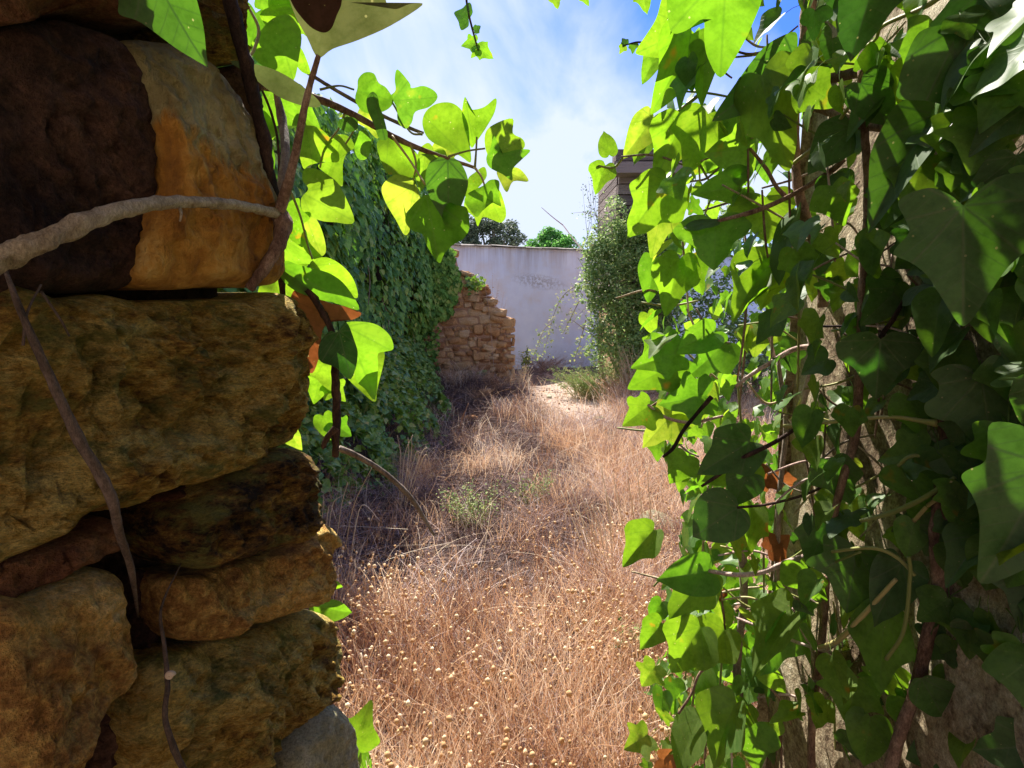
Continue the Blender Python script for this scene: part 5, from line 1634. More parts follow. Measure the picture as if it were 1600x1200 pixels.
# bright ground ivy mounding at the foot of the wall
B, Yd, Nn, Sz = [], [], [], []
r_ = random.Random(12)
while len(B) < 7500:
    Y = r_.uniform(2.2, 9.3)
    w = float(np.interp(Y, [2.2, 4.0, 5.0, 6.2, 8.0, 9.3], [.25, .32, .62, .72, .48, .25])) * (1 + .9 * noise.noise(Vector((Y * 1.7, 2, 0))))
    d = w * r_.random()
    x = ivy_x(Y) + .02 + d
    hgt = float(np.interp(Y, [2.2, 4, 5.5, 7, 9.3], [.5, .65, .85, .95, .5])) * max(0, 1 - d / w) ** .8
    g = noise.noise(Vector((x * 4, Y * 4, hgt * 4)))
    if g < -.08 and r_.random() < .85:
        continue
    B.append((x, Y, gz(x, Y) + hgt + r_.uniform(-.05, .05) + .06 * g))
    Yd.append((r_.uniform(-.2, 1), r_.uniform(-.8, .6), r_.uniform(-.8, .2)))
    Nn.append((r_.uniform(-.2, 1.1), r_.uniform(-.9, .5), r_.uniform(.2, 1.2)))
    Sz.append(r_.uniform(.025, .085))
o = leaves_stuff('ground_ivy', None, B, Yd, Nn, Sz, 'leaf_cover')
tag(o, 'lighter green ivy mounding over the foot of the left wall')


# ------------------------------------------------------------------ grass and litter
def ribbons(name, base, direc, length, width, bend, mat, tint, segs=4, curl=None, label=None):
    """thin flat stems; base (N,3), direc (N,3) start direction, bend (N,3) added along the length"""
    base, direc, bend = map(lambda a: np.asarray(a, float), (base, direc, bend))
    N = len(base)
    L = np.asarray(length)[:, None]
    W = np.asarray(width)[:, None]
    d = direc / np.linalg.norm(direc, axis=1, keepdims=True)
    side = np.cross(d, rng.normal(size=(N, 3)))
    side /= np.maximum(np.linalg.norm(side, axis=1, keepdims=True), 1e-6)
    wob = rng.normal(size=(N, 3)) * 0.05
    rings = []
    tips = None
    for i in range(segs + 1):
        t = i / segs
        c = base + d * L * t + bend * L * t * t + wob * L * math.sin(t * 5.0) * 0.6
        w = W * (1 - 0.65 * t)
        rings.append(c - side * w / 2)
        rings.append(c + side * w / 2)
        tips = c
    V = np.stack(rings, 1).reshape(-1, 3)
    m = 2 * (segs + 1)
    q = np.array([(2 * i, 2 * i + 1, 2 * i + 3, 2 * i + 2) for i in range(segs)])
    Q = (q[None] + (np.arange(N) * m)[:, None, None]).reshape(-1, 4)
    me = mesh_np(name, V, [Q], mat, tint=np.repeat(tint, m))
    o = obj(name, me)
    tag(o, label, kind='stuff')
    return o, tips


def plot_points(n, y0, y1, keep):
    out = []
    while len(out) < n:
        y = y0 + (y1 - y0) * rnd.random() ** 1.25
        hw = .42 * y + .35
        x = rnd.uniform(-hw * 1.0, hw * 1.05)
        if y < 9.6 and x < ivy_x(y) + .02:
            continue
        if y < 1.12:
            continue
        if y > 9.55 and x < .08:
            continue
        if y > wy(x) - .05 or (x > 1.8 and y > 9.9):
            continue
        if rnd.random() > keep(x, y):
            continue
        out.append((x, y, gz(x, y) - .01))
    return np.array(out)


def path_k(x, y):
    return max(0.0, 1.15 - ((x - .95) / .75) ** 2 - ((y - 9.0) / 2.3) ** 2)


def clump(x, y, f=1.5, s=0):
    return noise.noise(Vector((x * f, y * f, s)))


DK = [(-.12, 4.2, .34), (-.62, 5.4, .4), (.25, 5.6, .3), (-.42, 3.45, .42), (-.05, 2.95, .36), (.32, 3.35, .30), (-.78, 3.1, .34), (.42, 4.9, .35), (-.35, 4.5, .40), (.05, 6.0, .4), (-.5, 6.8, .5), (-.95, 3.9, .3), (.62, 3.9, .22), (-.15, 3.7, .3)]


def dark_k(x, y):
    k = 0.0
    n_ = .35 * noise.noise(Vector((x * 3, y * 3, 6)))
    for (a_, b_, r0) in DK:
        k = max(k, 1.25 - math.hypot(x - a_, (y - b_) * .8) / r0 + n_)
    return max(0.0, min(1.0, k))


# 1 fine grey-brown tangle, low, everywhere
n = 27000
pts = plot_points(n, 1.3, 12.0, lambda x, y: (1 - .93 * min(1, path_k(x, y) * 1.6)) * (1 - .85 * dark_k(x, y)) * (0.5 + .5 * (clump(x, y, 2.2) > -.1)))
d = rng.normal(size=(n, 3)) * np.array([.9, .9, .35])
d[:, 2] = np.abs(d[:, 2]) + .25
bend = rng.normal(size=(n, 3)) * .35
bend[:, 2] = -.30
ln = rng.uniform(.12, .42, n)
sp_ = np.array([clump(a_, b_, 1.9, 31) + .6 * clump(a_, b_, 6, 32) for a_, b_, _ in pts])
tint = np.clip(rng.normal(.42, .20, n) + sp_ * .7 - .28 * ((pts[:, 1] > 4.3) & (pts[:, 0] < .55)), 0, 1)
ribbons('dry_grass', pts, d, ln, rng.uniform(.0018, .0040, n) * (1 + pts[:, 1] * .12), bend, M['straw_grey'], tint, 4, label='low tangle of fine grey brown dead stems')

# 2 upright reddish straw, in the foreground and to the right
n = 30000


def k2(x, y):
    if rnd.random() < dark_k(x, y) * .93:
        return 0.0
    if y < 2.75 + .3 * clump(x, y, 1.2, 9):
        return .95
    if x > .25 + .2 * clump(x, y, 1.0, 5):
        return .85 * (1 - .9 * min(1, path_k(x, y) * 1.6))
    return .10 + .5 * (clump(x, y, 1.3, 8) > .12)


pts = plot_points(n, 1.25, 9.5, k2)
d = np.stack([rng.normal(0, .22, n), rng.normal(0, .22, n), np.ones(n)], 1)
bend = rng.normal(size=(n, 3)) * .22
bend[:, 2] = -.12
ln = rng.uniform(.12, .40, n) * np.where(pts[:, 1] < 2.7, 1.15, 1.0)
sp_ = np.array([clump(a_, b_, 1.7, 21) + .6 * clump(a_, b_, 5, 22) for a_, b_, _ in pts])
tint = np.clip(rng.normal(.40, .22, n) + sp_ * .7 + .10 * (pts[:, 1] > 4), 0, 1)
_, tips = ribbons('dry_grass', pts, d, ln, rng.uniform(.0018, .0036, n) * (1 + pts[:, 1] * .12), bend, M['straw'], tint, 4, label='upright reddish straw coloured dry grass')

# 3 round pale seed heads on the foreground stems
sel = np.where((pts[:, 1] < 3.4) & (ln > .2))[0]
sel = sel[rng.random(len(sel)) < .62]
sel = [i for i in sel if clump(pts[i, 0], pts[i, 1], 2.2, 3) + .5 * clump(pts[i, 0], pts[i, 1], 7, 4) > -.05 + .16 * (pts[i, 1] - 1.6)][:3600]
sel = np.array(sel)
ico = []
ph = (1 + 5 ** .5) / 2
for a in (-1, 1):
    for b in (-ph, ph):
        ico += [(0, a, b), (a, b, 0), (b, 0, a)]
ico = np.array(ico) / math.sqrt(1 + ph * ph)
tri = []
for i in range(12):
    for j in range(i + 1, 12):
        for k in range(j + 1, 12):
            if max(np.linalg.norm(ico[i] - ico[j]), np.linalg.norm(ico[j] - ico[k]), np.linalg.norm(ico[i] - ico[k])) < 1.1:
                c = ico[i] + ico[j] + ico[k]
                t3 = (i, j, k) if np.dot(np.cross(ico[j] - ico[i], ico[k] - ico[i]), c) > 0 else (i, k, j)
                tri.append(t3)
tri = np.array(tri)
m = len(sel)
sc_ = .003 + .0075 * rng.random(m) ** 1.6
V = ico[None] * sc_[:, None, None] * (1 + rng.normal(0, .14, (m, 12, 1))) * np.array([1, 1, 1.15]) + tips[sel][:, None]
T = (tri[None] + (np.arange(m) * 12)[:, None, None]).reshape(-1, 3)
o = obj('seed_heads', mesh_np('seed_heads', V.reshape(-1, 3), [T], M['seed'], tint=np.repeat(np.clip(rng.normal(.55, .3, m), 0, 1), 12)))
tag(o, 'little round pale seed heads over the foreground grass', kind='stuff')

# tufts: stems fanning from a crown, so that the mass has body
CB, CD, CL, CT = [], [], [], []
r_ = random.Random(77)
nt_ = 0
while nt_ < 120:
    y = 1.9 + 7.2 * r_.random() ** 1.1
    x = r_.uniform(-.42 * y, .42 * y)
    if x < ivy_x(y) + .25 or path_k(x, y) > .25 or (y > 9.2) or dark_k(x, y) > .25:
        continue
    nt_ += 1
    hh = r_.uniform(.16, .42) * (1.3 if x > .2 else 1.0)
    tc_ = r_.uniform(.05, .85)
    for j in range(r_.randrange(60, 190)):
        CB.append((x + r_.gauss(0, .07), y + r_.gauss(0, .07), gz(x, y) - .01))
        CD.append((r_.gauss(0, .42), r_.gauss(0, .42), 1))
        CL.append(hh * r_.uniform(.5, 1.15))
        CT.append(min(1, max(0, tc_ + r_.gauss(0, .15))))
CB, CL = np.array(CB), np.array(CL)
n = len(CB)
bend = rng.normal(size=(n, 3)) * .38
bend[:, 2] = -.28
half = n // 2
ribbons('dry_grass', CB[:half], CD[:half], CL[:half], rng.uniform(.0016, .0034, half) * (1 + CB[:half, 1] * .12), bend[:half], M['straw_grey'], np.array(CT[:half]), 5, label='fanned tufts of grey brown dead grass')
_, tp2 = ribbons('dry_grass', CB[half:], CD[half:], CL[half:], rng.uniform(.0016, .0034, n - half) * (1 + CB[half:, 1] * .12), bend[half:], M['straw'], np.array(CT[half:]), 5, label='fanned tufts of reddish dead grass')

# dark brown thicket over the spoil heap and in the hollows
n = 12000
r3 = random.Random(91)
TB = []
while len(TB) < n:
    if r3.random() < .55:
        x, y = -.55 + r3.gauss(0, .42), 7.9 + r3.gauss(0, .75)
    else:
        a_, b_, c_ = r3.choice(DK)
        x, y = a_ + r3.gauss(0, c_ * .5), b_ + r3.gauss(0, c_ * .6)
    if x < -1.5 or y > 9.5 or y < 2.4 or path_k(x, y) > .3:
        continue
    TB.append((x, y, gz(x, y) - .01))
TB = np.array(TB)
d = rng.normal(size=(n, 3)) * np.array([.9, .9, .3])
d[:, 2] = np.abs(d[:, 2]) + .45
bend = rng.normal(size=(n, 3)) * .45
bend[:, 2] = -.35
ribbons('dry_grass', TB, d, rng.uniform(.12, .42, n), rng.uniform(.0016, .0032, n) * (1 + TB[:, 1] * .12), bend, M['straw_dark'], np.clip(rng.normal(.4, .25, n), 0, 1), 5, label='dark brown dead thicket on the spoil heap')

# 4 long pale arching stems
n = 420
pts = plot_points(n, 1.5, 9.0, lambda x, y: .9 * (1 - min(1, path_k(x, y))))
d = np.stack([rng.normal(0, .5, n), rng.normal(0, .5, n), np.ones(n)], 1)
bend = rng.normal(size=(n, 3)) * .6
bend[:, 2] = -.5
ribbons('dry_grass', pts, d, rng.uniform(.3, .7, n), rng.uniform(.002, .004, n) * (1 + pts[:, 1] * .06), bend, M['straw_pale'], rng.random(n), 8, label='long pale arching stems')

# 5 litter: dead leaf flakes
n = 12000
pts = plot_points(n, 1.4, 10.5, lambda x, y: 1.0 if x < ivy_x(y) + 1.1 else .3)
pts[:, 2] += .015
leaves_stuff('leaf_litter', None, pts, rng.normal(size=(n, 3)) * [1, 1, .3], rng.normal(size=(n, 3)) * [.4, .4, .2] + [0, 0, 1],
             rng.uniform(.015, .045, n), 'litter', kinds=('oval', 'heart'), rings=1, label='dead leaf litter on the ground')


# individual tufts and stalks one can point at
def stalks(name, label, cat, lines, matkey, group=None):
    e = empty(name, tuple(P(*lines[0][0][0])), label, cat, group)
    for pts_, rad_ in lines:
        w = [P(*q) for q in pts_]
        a = Acc()
        rm = np.interp(np.linspace(0, len(rad_) - 1, len(w)), range(len(rad_)), rad_)
        a.tube(w, [r * depth_of(q) / F_PX for r, q in zip(rm, w)], 5, 5, 0, rnd.random())
        obj('stalk', a.mesh('stalk', M[matkey]), e)
    return e


stalks('dead_stalk', 'long white dead stalk leaning at the lower left of the grass', 'stalk', [([(622, 1240, 1.75), (596, 1170, 1.8), (576, 1090, 1.9), (564, 1020, 2.0)], [2.6, 2.2, 1.4])], 'straw_pale')
stalks('dead_stalk', 'straight pale stick rising to the right at the bottom centre', 'stick', [([(715, 1215, 1.8), (750, 1160, 1.85), (785, 1105, 1.9), (806, 1066, 1.95)], [2.6, 2.2, 1.6])], 'straw_pale')
stalks('dead_stalk', 'short thick pale stick lying near the bottom centre', 'stick', [([(758, 1208, 1.7), (795, 1172, 1.75), (832, 1138, 1.8)], [3.6, 3.4, 2.6])], 'straw_pale')
stalks('dead_twig', 'white forked twig lying on the dark patch', 'twig', [([(656, 1010, 2.4), (668, 998, 2.4), (680, 985, 2.42), (682, 965, 2.45), (670, 952, 2.5)], [2.6, 2.2, 1.6]), ([(680, 975, 2.42), (690, 968, 2.45)], [1.5, 1])], 'straw_pale')
stalks('dead_twig', 'pinkish fallen twig with forks in the seed heads', 'twig', [([(590, 1082, 2.1), (620, 1070, 2.1), (645, 1060, 2.12), (665, 1030, 2.15)], [2, 2, 1.2]), ([(640, 1062, 2.12), (652, 1080, 2.1), (660, 1110, 2.05)], [1.6, 1])], 'straw_pale')
for k in range(6):
    x0 = (588, 604, 600, 622, 612, 640)[k]
stalks('dry_grass_tuft', 'tall pale dead grass tuft in front of the green ground ivy', 'dry grass',
       [([(626 + rnd.uniform(-14, 10), 835 + rnd.uniform(-10, 14), 4.0), (628 + dx * .3, 770, 4.0), (634 + dx * .7, 710, 4.0), (640 + dx + rnd.uniform(-10, 10), 660 + abs(dx) * .8 + rnd.uniform(0, 50), 4.0)], [.8, .7, .4]) for dx in (-12, -2, 6, 12, 22, 34, 44)], 'straw_pale')
stalks('dry_grass_tuft', 'upright dead grass stems beside the stone pier', 'dry grass',
       [([(505 + dx, 860, 3.0), (512 + dx * 1.2, 790, 3.0), (522 + dx * 1.6 + rnd.uniform(-12, 12), 720 + rnd.uniform(0, 110), 3.0)], [.9, .7, .4]) for dx in (-6, 2, 6, 18, 34, 44)], 'straw_pale')
stalks('dry_grass_tuft', 'tall golden dead grass tuft leaning left on the right side', 'dry grass',
       [([(948 + rnd.uniform(-10, 16), 975 + rnd.uniform(-20, 20), 2.7), (936 + dx * .5, 900, 2.75), (918 + dx * .9, 830, 2.8), (898 + dx * 1.2, 765 + rnd.uniform(-10, 40), 2.85)], [1.5, 1.2, .7]) for dx in (-18, -10, -4, 2, 8, 14, 22, 30, 40)], 'straw_pale')
stalks('dry_grass_tuft', 'thin tall dead stems rising against the ivy on the right', 'dry grass',
       [([(1000 + dx, 900, 3.2), (1000 + dx * 1.1, 820, 3.2), (990 + dx * 1.3, 730 + rnd.uniform(-20, 30), 3.2)], [1.3, 1.1, .6]) for dx in (-40, -25, -8, 4, 16)], 'straw_pale')
stalks('dead_stalk', 'single feathery dry stalk in the middle distance', 'stalk', [([(712, 690, 6.5), (722, 655, 6.5), (732, 630, 6.5)], [.8, 1.0, .6])], 'straw')


# green weeds
def weed(name, label, cx_, cy_, spread, h, n_, mat='weed', leafsz=.012, twigs=14):
    z0 = gz(cx_, cy_)
    e = empty(name, (cx_, cy_, z0), label, 'weed')
    a = Acc()
    B, Yd, Nn, Sz = [], [], [], []
    for k in range(twigs):
        th = rnd.uniform(0, 6.28)
        rr = spread * math.sqrt(rnd.random())
        top = Vector((cx_ + math.cos(th) * rr, cy_ + math.sin(th) * rr, z0 + h * rnd.uniform(.6, 1)))
        b0 = Vector((cx_ + math.cos(th) * rr * .25, cy_ + math.sin(th) * rr * .25, z0 - .02))
        mid = (b0 + top) / 2 + Vector((rnd.uniform(-.04, .04), rnd.uniform(-.04, .04), .03))
        a.tube([b0, mid, top], [.003, .0022, .001], 4, 4, 0, rnd.random() * .5)
        for j in range(n_ // twigs):
            t = rnd.uniform(.25, 1)
            q = b0.lerp(mid, t * 2) if t < .5 else mid.lerp(top, t * 2 - 1)
            B.append(q + Vector((rnd.gauss(0, .02), rnd.gauss(0, .02), rnd.gauss(0, .015))))
            Yd.append((rnd.uniform(-1, 1), rnd.uniform(-1, 1), rnd.uniform(-.3, 1)))
            Nn.append((rnd.uniform(-.6, .6), rnd.uniform(-.8, .4), 1))
            Sz.append(leafsz * rnd.uniform(.7, 1.5))
    obj('stem', a.mesh('stem', M['stem_green']), e)
    leaves_stuff('foliage', e, B, Yd, Nn, Sz, mat, kinds=('oval',), rings=1)
    return e


p = P(742, 850, 3.75)
weed('weed', 'sparse yellow green weed in the middle of the dry grass', p.x, p.y, .26, .34, 620, leafsz=.012, twigs=34)
p = P(830, 830, 4.2)
weed('weed', 'faint olive weed just right of the yellow green one', p.x, p.y, .22, .28, 300, leafsz=.012, twigs=24)
p = P(905, 1100, 2.2)
weed('weed', 'green weed low in the foreground grass near the ivy', p.x + .25, p.y, .10, .2, 90, leafsz=.02, twigs=9)
weed('weed', 'low green leaves at the foot of the ruined wall', -.62, 9.35, .18, .2, 160, leafsz=.05, twigs=12)
weed('weed', 'thin grass clump against the foot of the white wall', .28, 11.6, .12, .6, 130, leafsz=.05, twigs=12)

# loose stones on the ground
def loose_stone(px, py, Y, s, mt, label):
    c = P(px, py, Y)
    m_ = BLK[rnd.randrange(len(BLK))].copy()
    m_.materials.clear()
    m_.materials.append(mt)
    o = bpy.data.objects.new('loose_stone', m_)
    o.location = (c.x, c.y, gz(c.x, c.y) + s * .22)
    o.scale = (s * 1.3, s, s * .7)
    o.rotation_euler = (rnd.uniform(-.2, .2), rnd.uniform(-.2, .2), rnd.uniform(0, 3))
    link(o)
    tag(o, label, 'stone')


loose_stone(1030, 840, 3.6, .22, M['stone_grey'], 'pale angular stone lying at the edge of the ivy curtain')
loose_stone(700, 655, 7.4, .14, M['ruin'], 'small brown stone on the spoil heap left of the others')
loose_stone(733, 668, 7.2, .16, M['ruin'], 'flat brown stone in the middle of the spoil heap')
loose_stone(758, 640, 8.4, .15, M['ruin'], 'rubble stone near the foot of the ruined wall')
loose_stone(935, 672, 7.0, .11, M['stone_grey'], 'pale stone beside the sandy path')
loose_stone(858, 640, 8.6, .07, M['stone_grey'], 'small pale stone on the sandy path')


# ------------------------------------------------------------------ shrubs and trees
def quad_leaves(name, parent, C, size, matkey, tint, label=None, up=0.4, aspect=.55):
    C = np.asarray(C, float)
    N = len(C)
    nrm = rng.normal(size=(N, 3))
    nrm[:, 2] = np.abs(nrm[:, 2]) + up
    nrm /= np.linalg.norm(nrm, axis=1, keepdims=True)
    a = np.cross(nrm, rng.normal(size=(N, 3)))
    a /= np.maximum(np.linalg.norm(a, axis=1, keepdims=True), 1e-6)
    b = np.cross(nrm, a)
    s = np.asarray(size)[:, None]
    V = np.stack([C - a * s * .5, C + b * s * .5 * aspect + nrm * s * .06, C + a * s * .5, C - b * s * .5 * aspect + nrm * s * .06], 1).reshape(-1, 3)
    Q = np.arange(N * 4).reshape(-1, 4)
    o = obj(name, mesh_np(name, V, [Q], M[matkey], tint=np.repeat(tint, 4), smooth=False), parent)
    tag(o, label, kind='stuff')
    return o


def blob_points(blobs, n, seed, gap=-.1, f=3.0):
    r_ = random.Random(seed)
    wts = [b[3] * b[4] * b[5] for b in blobs]
    out = []
    while len(out) < n:
        bx, by, bz, rx, ry, rz = r_.choices(blobs, wts)[0]
        v = Vector((r_.gauss(0, 1), r_.gauss(0, 1), r_.gauss(0, 1))).normalized() * (r_.random() ** .45)
        p = Vector((bx + v.x * rx, by + v.y * ry, bz + v.z * rz))
        if noise.noise(p * f) < gap and r_.random() < .85:
            continue
        out.append(p)
    return out


sh = empty('shrub', (2.1, 9.5, 0), 'tall airy olive green shrub climbing the house corner beside the white wall', 'shrub')
blobs = [(2.05, 9.5, 2.75, .50, .4, .42), (1.85, 9.4, 2.2, .60, .45, .55), (1.65, 9.3, 1.75, .42, .4, .42), (2.1, 9.4, 1.5, .55, .45, .5), (2.3, 9.5, 2.4, .6, .5, .8),
         (1.95, 9.3, .95, .45, .4, .35), (1.62, 9.4, 2.7, .30, .25, .45), (1.45, 9.3, 2.1, .30, .3, .45), (1.7, 9.1, .75, .5, .4, .35), (2.2, 9.0, .8, .5, .4, .6), (1.5, 9.2, 1.35, .28, .3, .4), (1.30, 9.2, 1.85, .28, .3, .4), (1.38, 9.3, 2.4, .25, .3, .4), (1.40, 9.1, 1.1, .2, .3, .3), (2.6, 9.5, 1.3, .5, .4, .8), (2.45, 9.3, 2.9, .4, .35, .45), (2.5, 9.2, 2.0, .5, .35, .6), (1.75, 9.6, 3.2, .2, .2, .2)]
pts = blob_points(blobs, 24000, 4, -.08, 3.5)
quad_leaves('foliage', sh, pts, rng.uniform(.045, .085, len(pts)), 'leaf_shrub', np.clip(rng.normal(.5, .25, len(pts)), 0, 1), 'small olive leaves')
a = Acc()
for k in range(26):
    b = blobs[k % len(blobs)]
    top = Vector((b[0] + rnd.uniform(-.4, .3) * 1.0, b[1] + rnd.uniform(-.2, .2), b[2] + rnd.uniform(0, b[5])))
    b0 = Vector((2.15 + rnd.uniform(-.15, .25), 9.7 + rnd.uniform(-.1, .1), 0))
    a.tube([b0, b0.lerp(top, .5) + Vector((rnd.uniform(-.1, .2), 0, .2)), top], [.022, .012, .004], 6, 5, .1)
obj('branch', a.mesh('branch', M['bark_grey']), sh)
# airy sprays leaving the outline
a = Acc()
sp = []
for k in range(46):
    b = rnd.choice(blobs[:7])
    s0 = Vector((b[0] - b[3] * .6, b[1], b[2] + rnd.uniform(-.2, .3)))
    d = Vector((rnd.uniform(-1, .2), rnd.uniform(-.3, .3), rnd.uniform(-.4, 1.0))).normalized()
    L = rnd.uniform(.25, .6)
    e_ = s0 + d * L + Vector((0, 0, -.08))
    a.tube([s0, s0 + d * L * .5, e_], [.004, .003, .0015], 4, 4)
    for j in range(16):
        sp.append(s0.lerp(e_, rnd.uniform(.1, 1)) + Vector((rnd.gauss(0, .025), rnd.gauss(0, .03), rnd.gauss(0, .025))))
obj('twig', a.mesh('twig', M['bark_grey']), sh)
quad_leaves('foliage', sh, sp, rng.uniform(.03, .055, len(sp)), 'leaf_shrub', rng.random(len(sp)), 'leaves on the outer sprays')

sh2 = empty('shrub', (3.6, 8.6, 0), 'darker bushy shrub glimpsed through gaps in the right ivy curtain', 'shrub')
blobs2 = [(3.2, 8.8, 1.5, .7, .5, .8), (3.4, 8.7, 2.6, .6, .5, .7), (4.1, 8.4, 1.6, .7, .6, .9), (4.4, 8.5, 2.6, .7, .5, .7), (3.7, 8.5, .7, .9, .5, .6), (5.2, 8.3, 1.9, .8, .6, 1.1)]
pts = blob_points(blobs2, 12000, 14, -.1, 3.0)
quad_leaves('foliage', sh2, pts, rng.uniform(.05, .10, len(pts)), 'leaf_shrub', np.clip(rng.normal(.35, .22, len(pts)), 0, 1), 'small green leaves')
a = Acc()
for b in blobs2:
    b0 = Vector((3.8 + rnd.uniform(-.2, .2), 8.6, 0))
    a.tube([b0, b0.lerp(Vector(b[:3]), .5) + Vector((0, 0, .15)), Vector(b[:3])], [.03, .02, .008], 6, 5, .1)
obj('branch', a.mesh('branch', M['bark_grey']), sh2)

# arching bramble before the white wall
bb = empty('bramble', (1.55, 10.3, 0.1), 'thin arching bramble with sparse pale leaves in front of the white wall', 'bramble')
lines = [[(930, 436), (902, 446), (880, 462), (866, 490), (858, 520), (846, 560)], [(905, 470), (890, 500), (880, 520)], [(915, 500), (905, 540), (898, 560)], [(862, 505), (850, 515), (838, 545), (832, 560)]]
for ln_ in lines:
    a = Acc()
    a.tube([P(x, y, 10.3) for x, y in ln_], [.010, .006, .003], 5, 5)
    obj('stem', a.mesh('stem', M['bark_grey']), bb)
lp = []
for ln_ in lines:
    w = catmull([P(x, y, 10.3) for x, y in ln_], 8)
    for q in w[10:] if len(w) > 20 else w:
        for j in range(4):
            lp.append(q + Vector((rnd.gauss(0, .06), rnd.gauss(0, .06), rnd.gauss(0, .05))))
quad_leaves('foliage', bb, lp, rng.uniform(.04, .08, len(lp)), 'weed', np.clip(rng.normal(.7, .2, len(lp)), 0, 1))


def spray_bush(name, label, cat, cx_, cy_, spread, h, n_, leafy, matkey, sm, lean=(-.4, 0)):
    z0 = gz(cx_, cy_)
    e = empty(name, (cx_, cy_, z0), label, cat)
    a = Acc()
    lp_, tt = [], []
    for k in range(n_):
        b0 = Vector((cx_ + rnd.gauss(0, spread * .3), cy_ + rnd.gauss(0, spread * .3), z0 - .02))
        d = Vector((rnd.uniform(-1, 1) * spread + lean[0], rnd.uniform(-1, 1) * spread * .6 + lean[1], h * rnd.uniform(.5, 1)))
        pm = b0 + d * .5 + Vector((0, 0, h * .12))
        a.tube([b0, pm, b0 + d], [.004, .003, .0015], 4, 4, 0, rnd.random())
        for j in range(leafy):
            t = rnd.uniform(.2, 1)
            lp_.append(b0 + d * t + Vector((rnd.gauss(0, .025), rnd.gauss(0, .025), h * .12 * (1 - abs(2 * t - 1)) + rnd.gauss(0, .02))))
    obj('stem', a.mesh('stem', M[sm]), e)
    if leafy:
        quad_leaves('foliage', e, lp_, rng.uniform(.025, .05, len(lp_)), matkey, np.clip(rng.normal(.5, .25, len(lp_)), 0, 1), aspect=.3)
    return e


spray_bush('feathery_weed', 'feathery light green weed spreading low before the shrub', 'weed', 1.30, 8.9, .45, .6, 120, 36, 'weed', 'stem_green', (-.15, -.1))
spray_bush('feathery_weed', 'grey green feathery weed just above the light one', 'weed', 1.85, 9.6, .4, .8, 50, 26, 'leaf_shrub', 'stem_green', (-.1, -.1))
spray_bush('dry_bush', 'dry reddish brush under the shrub at the right', 'dry bush', 1.75, 8.4, .45, .5, 160, 4, 'straw', 'straw', (0, 0))
spray_bush('dry_bush', 'taller straw coloured dead brush against the ivy curtain', 'dry bush', 2.05, 8.9, .35, .95, 150, 5, 'seed', 'straw_pale', (0, 0))
spray_bush('dry_bush', 'dead scrub in the shade at the foot of the white wall', 'dry bush', .75, 12.2, .5, .35, 130, 6, 'litter', 'straw_grey', (0, 0))
spray_bush('dry_bush', 'small straw tuft beside the end of the ruined wall', 'dry bush', .12, 9.5, .2, .5, 60, 2, 'straw', 'straw_pale', (0, 0))
spray_bush('dry_bush', 'dry creeper tangle on the broken top of the ruined wall', 'dry bush', -.38, 9.9, .25, 2.1, 46, 10, 'litter', 'bark_pink', (0, 0))


def _grp():
    for o in COL.objects:
        if o.parent is None and 'category' in o:
            for nm, g in (('dry_grass_tuft', 'dry grass tufts in the plot'), ('dead_stalk', 'dead stalks and sticks in the grass'), ('dead_twig', 'dead twigs in the grass'), ('loose_stone', 'loose stones on the ground'), ('weed', 'green weeds in the dry grass'), ('ivy_sprig', 'ivy sprigs against the sky'), ('dry_bush', 'dry brush'), ('tree', 'trees behind the white wall'), ('vine_root', 'roots on the stone pier'), ('feathery_weed', 'feathery weeds before the shrub')):
                if o.name.split('.')[0] == nm:
                    o['group'] = g


def tree(label, base, blobs, n_, leaf, matkey, th, seed, gap=-.1):
    e = empty('tree', base, label, 'tree')
    a = Acc()
    top = Vector((base[0], base[1], max(b[2] for b in blobs)))
    a.tube([Vector(base), Vector(base).lerp(top, .5) + Vector((.1, 0, 0)), top], [th, th * .7, th * .3], 10, 5, .1)
    obj('trunk', a.mesh('trunk', M['bark_grey']), e)
    for b in blobs:
        a = Acc()
        s0 = Vector(base).lerp(top, .45)
        a.tube([s0, s0.lerp(Vector(b[:3]), .5) + Vector((0, 0, .1)), Vector(b[:3])], [th * .45, th * .25, th * .1], 6, 4, .1)
        obj('branch', a.mesh('branch', M['bark_grey']), e)
    pts = blob_points(blobs, n_, seed, gap, 2.0)
    quad_leaves('crown', e, pts, rng.uniform(leaf * .6, leaf * 1.3, len(pts)), matkey, np.clip(rng.normal(.5, .25, len(pts)), 0, 1))


def T_(px, py, Y):
    return P(px, py, Y)


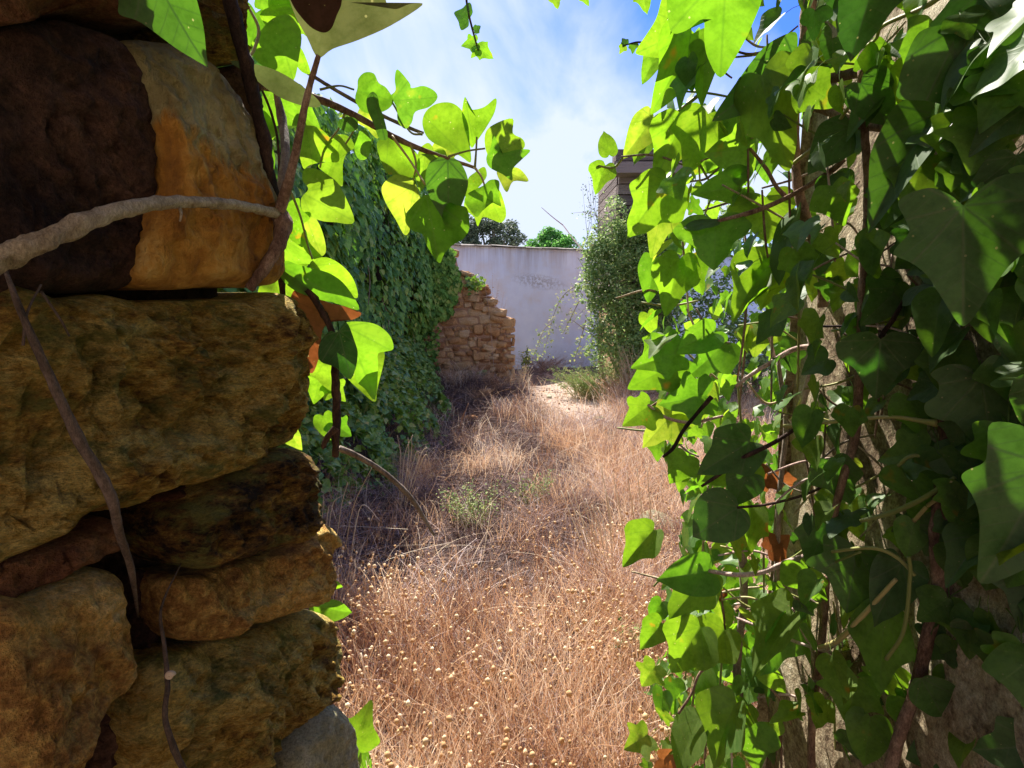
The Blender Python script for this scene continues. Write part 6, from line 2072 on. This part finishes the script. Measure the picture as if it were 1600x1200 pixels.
Y = 19.0
bl = []
for (x, y, r) in ((735, 362, 24), (765, 358, 24), (790, 372, 24), (800, 352, 13), (722, 345, 16), (748, 342, 14), (780, 386, 26), (730, 395, 28), (815, 372, 10), (690, 360, 26), (650, 340, 30)):
    q = T_(x, y, Y)
    s = r * Y / F_PX
    bl.append((q.x, q.y + rnd.uniform(-.4, .4), q.z, s, s, s * .9))
tree('grey green tree with a loose crown behind the left part of the white wall', (T_(770, 400, Y).x, Y, 0), bl, 13000, .11, 'leaf_tree', .16, 5, -.12)
Y = 24.0
bl = []
for (x, y, r) in ((860, 378, 22), (835, 388, 16), (884, 386, 18), (855, 368, 14), (872, 372, 12), (895, 398, 18), (830, 402, 20), (862, 400, 26)):
    q = T_(x, y, Y)
    s = r * Y / F_PX
    bl.append((q.x, q.y + rnd.uniform(-.3, .3), q.z, s, s, s))
tree('bright green round topped tree behind the middle of the white wall', (T_(862, 400, Y).x, Y, 0), bl, 11000, .13, 'leaf_pine', .16, 8, -.15)
tw = stalks('bare_twig', 'thin bare twig slanting against the sky above the bright tree', 'twig', [([(880, 352, 14.0), (862, 338, 14.0), (846, 324, 14.0)], [.9, .7, .4]), ([(912, 392, 14.0), (895, 372, 14.0), (880, 352, 14.0)], [1.1, .9])], 'straw_grey')
# bare straggling creeper beside the house
a = Acc()
e = empty('bare_creeper', (1.5, 9.8, 2.6), 'wispy half bare creeper rising against the sky left of the house eave', 'creeper')
lp = []
for k in range(9):
    x0, y0 = rnd.uniform(915, 950), 375
    x1, y1 = rnd.uniform(905, 940), rnd.uniform(255, 330)
    w = [P(x0, y0, 9.8), P((x0 + x1) / 2 + rnd.uniform(-8, 8), (y0 + y1) / 2, 9.8), P(x1, y1, 9.8)]
    a.tube(w, [.005, .003, .0015], 4, 6)
    for j in range(22):
        lp.append(w[0].lerp(w[2], rnd.uniform(.3, 1)) + Vector((rnd.gauss(0, .05), rnd.gauss(0, .04), rnd.gauss(0, .05))))
obj('stem', a.mesh('stem', M['bark_grey']), e)
quad_leaves('foliage', e, lp, rng.uniform(.025, .05, len(lp)), 'leaf_tree', rng.random(len(lp)))
_grp()
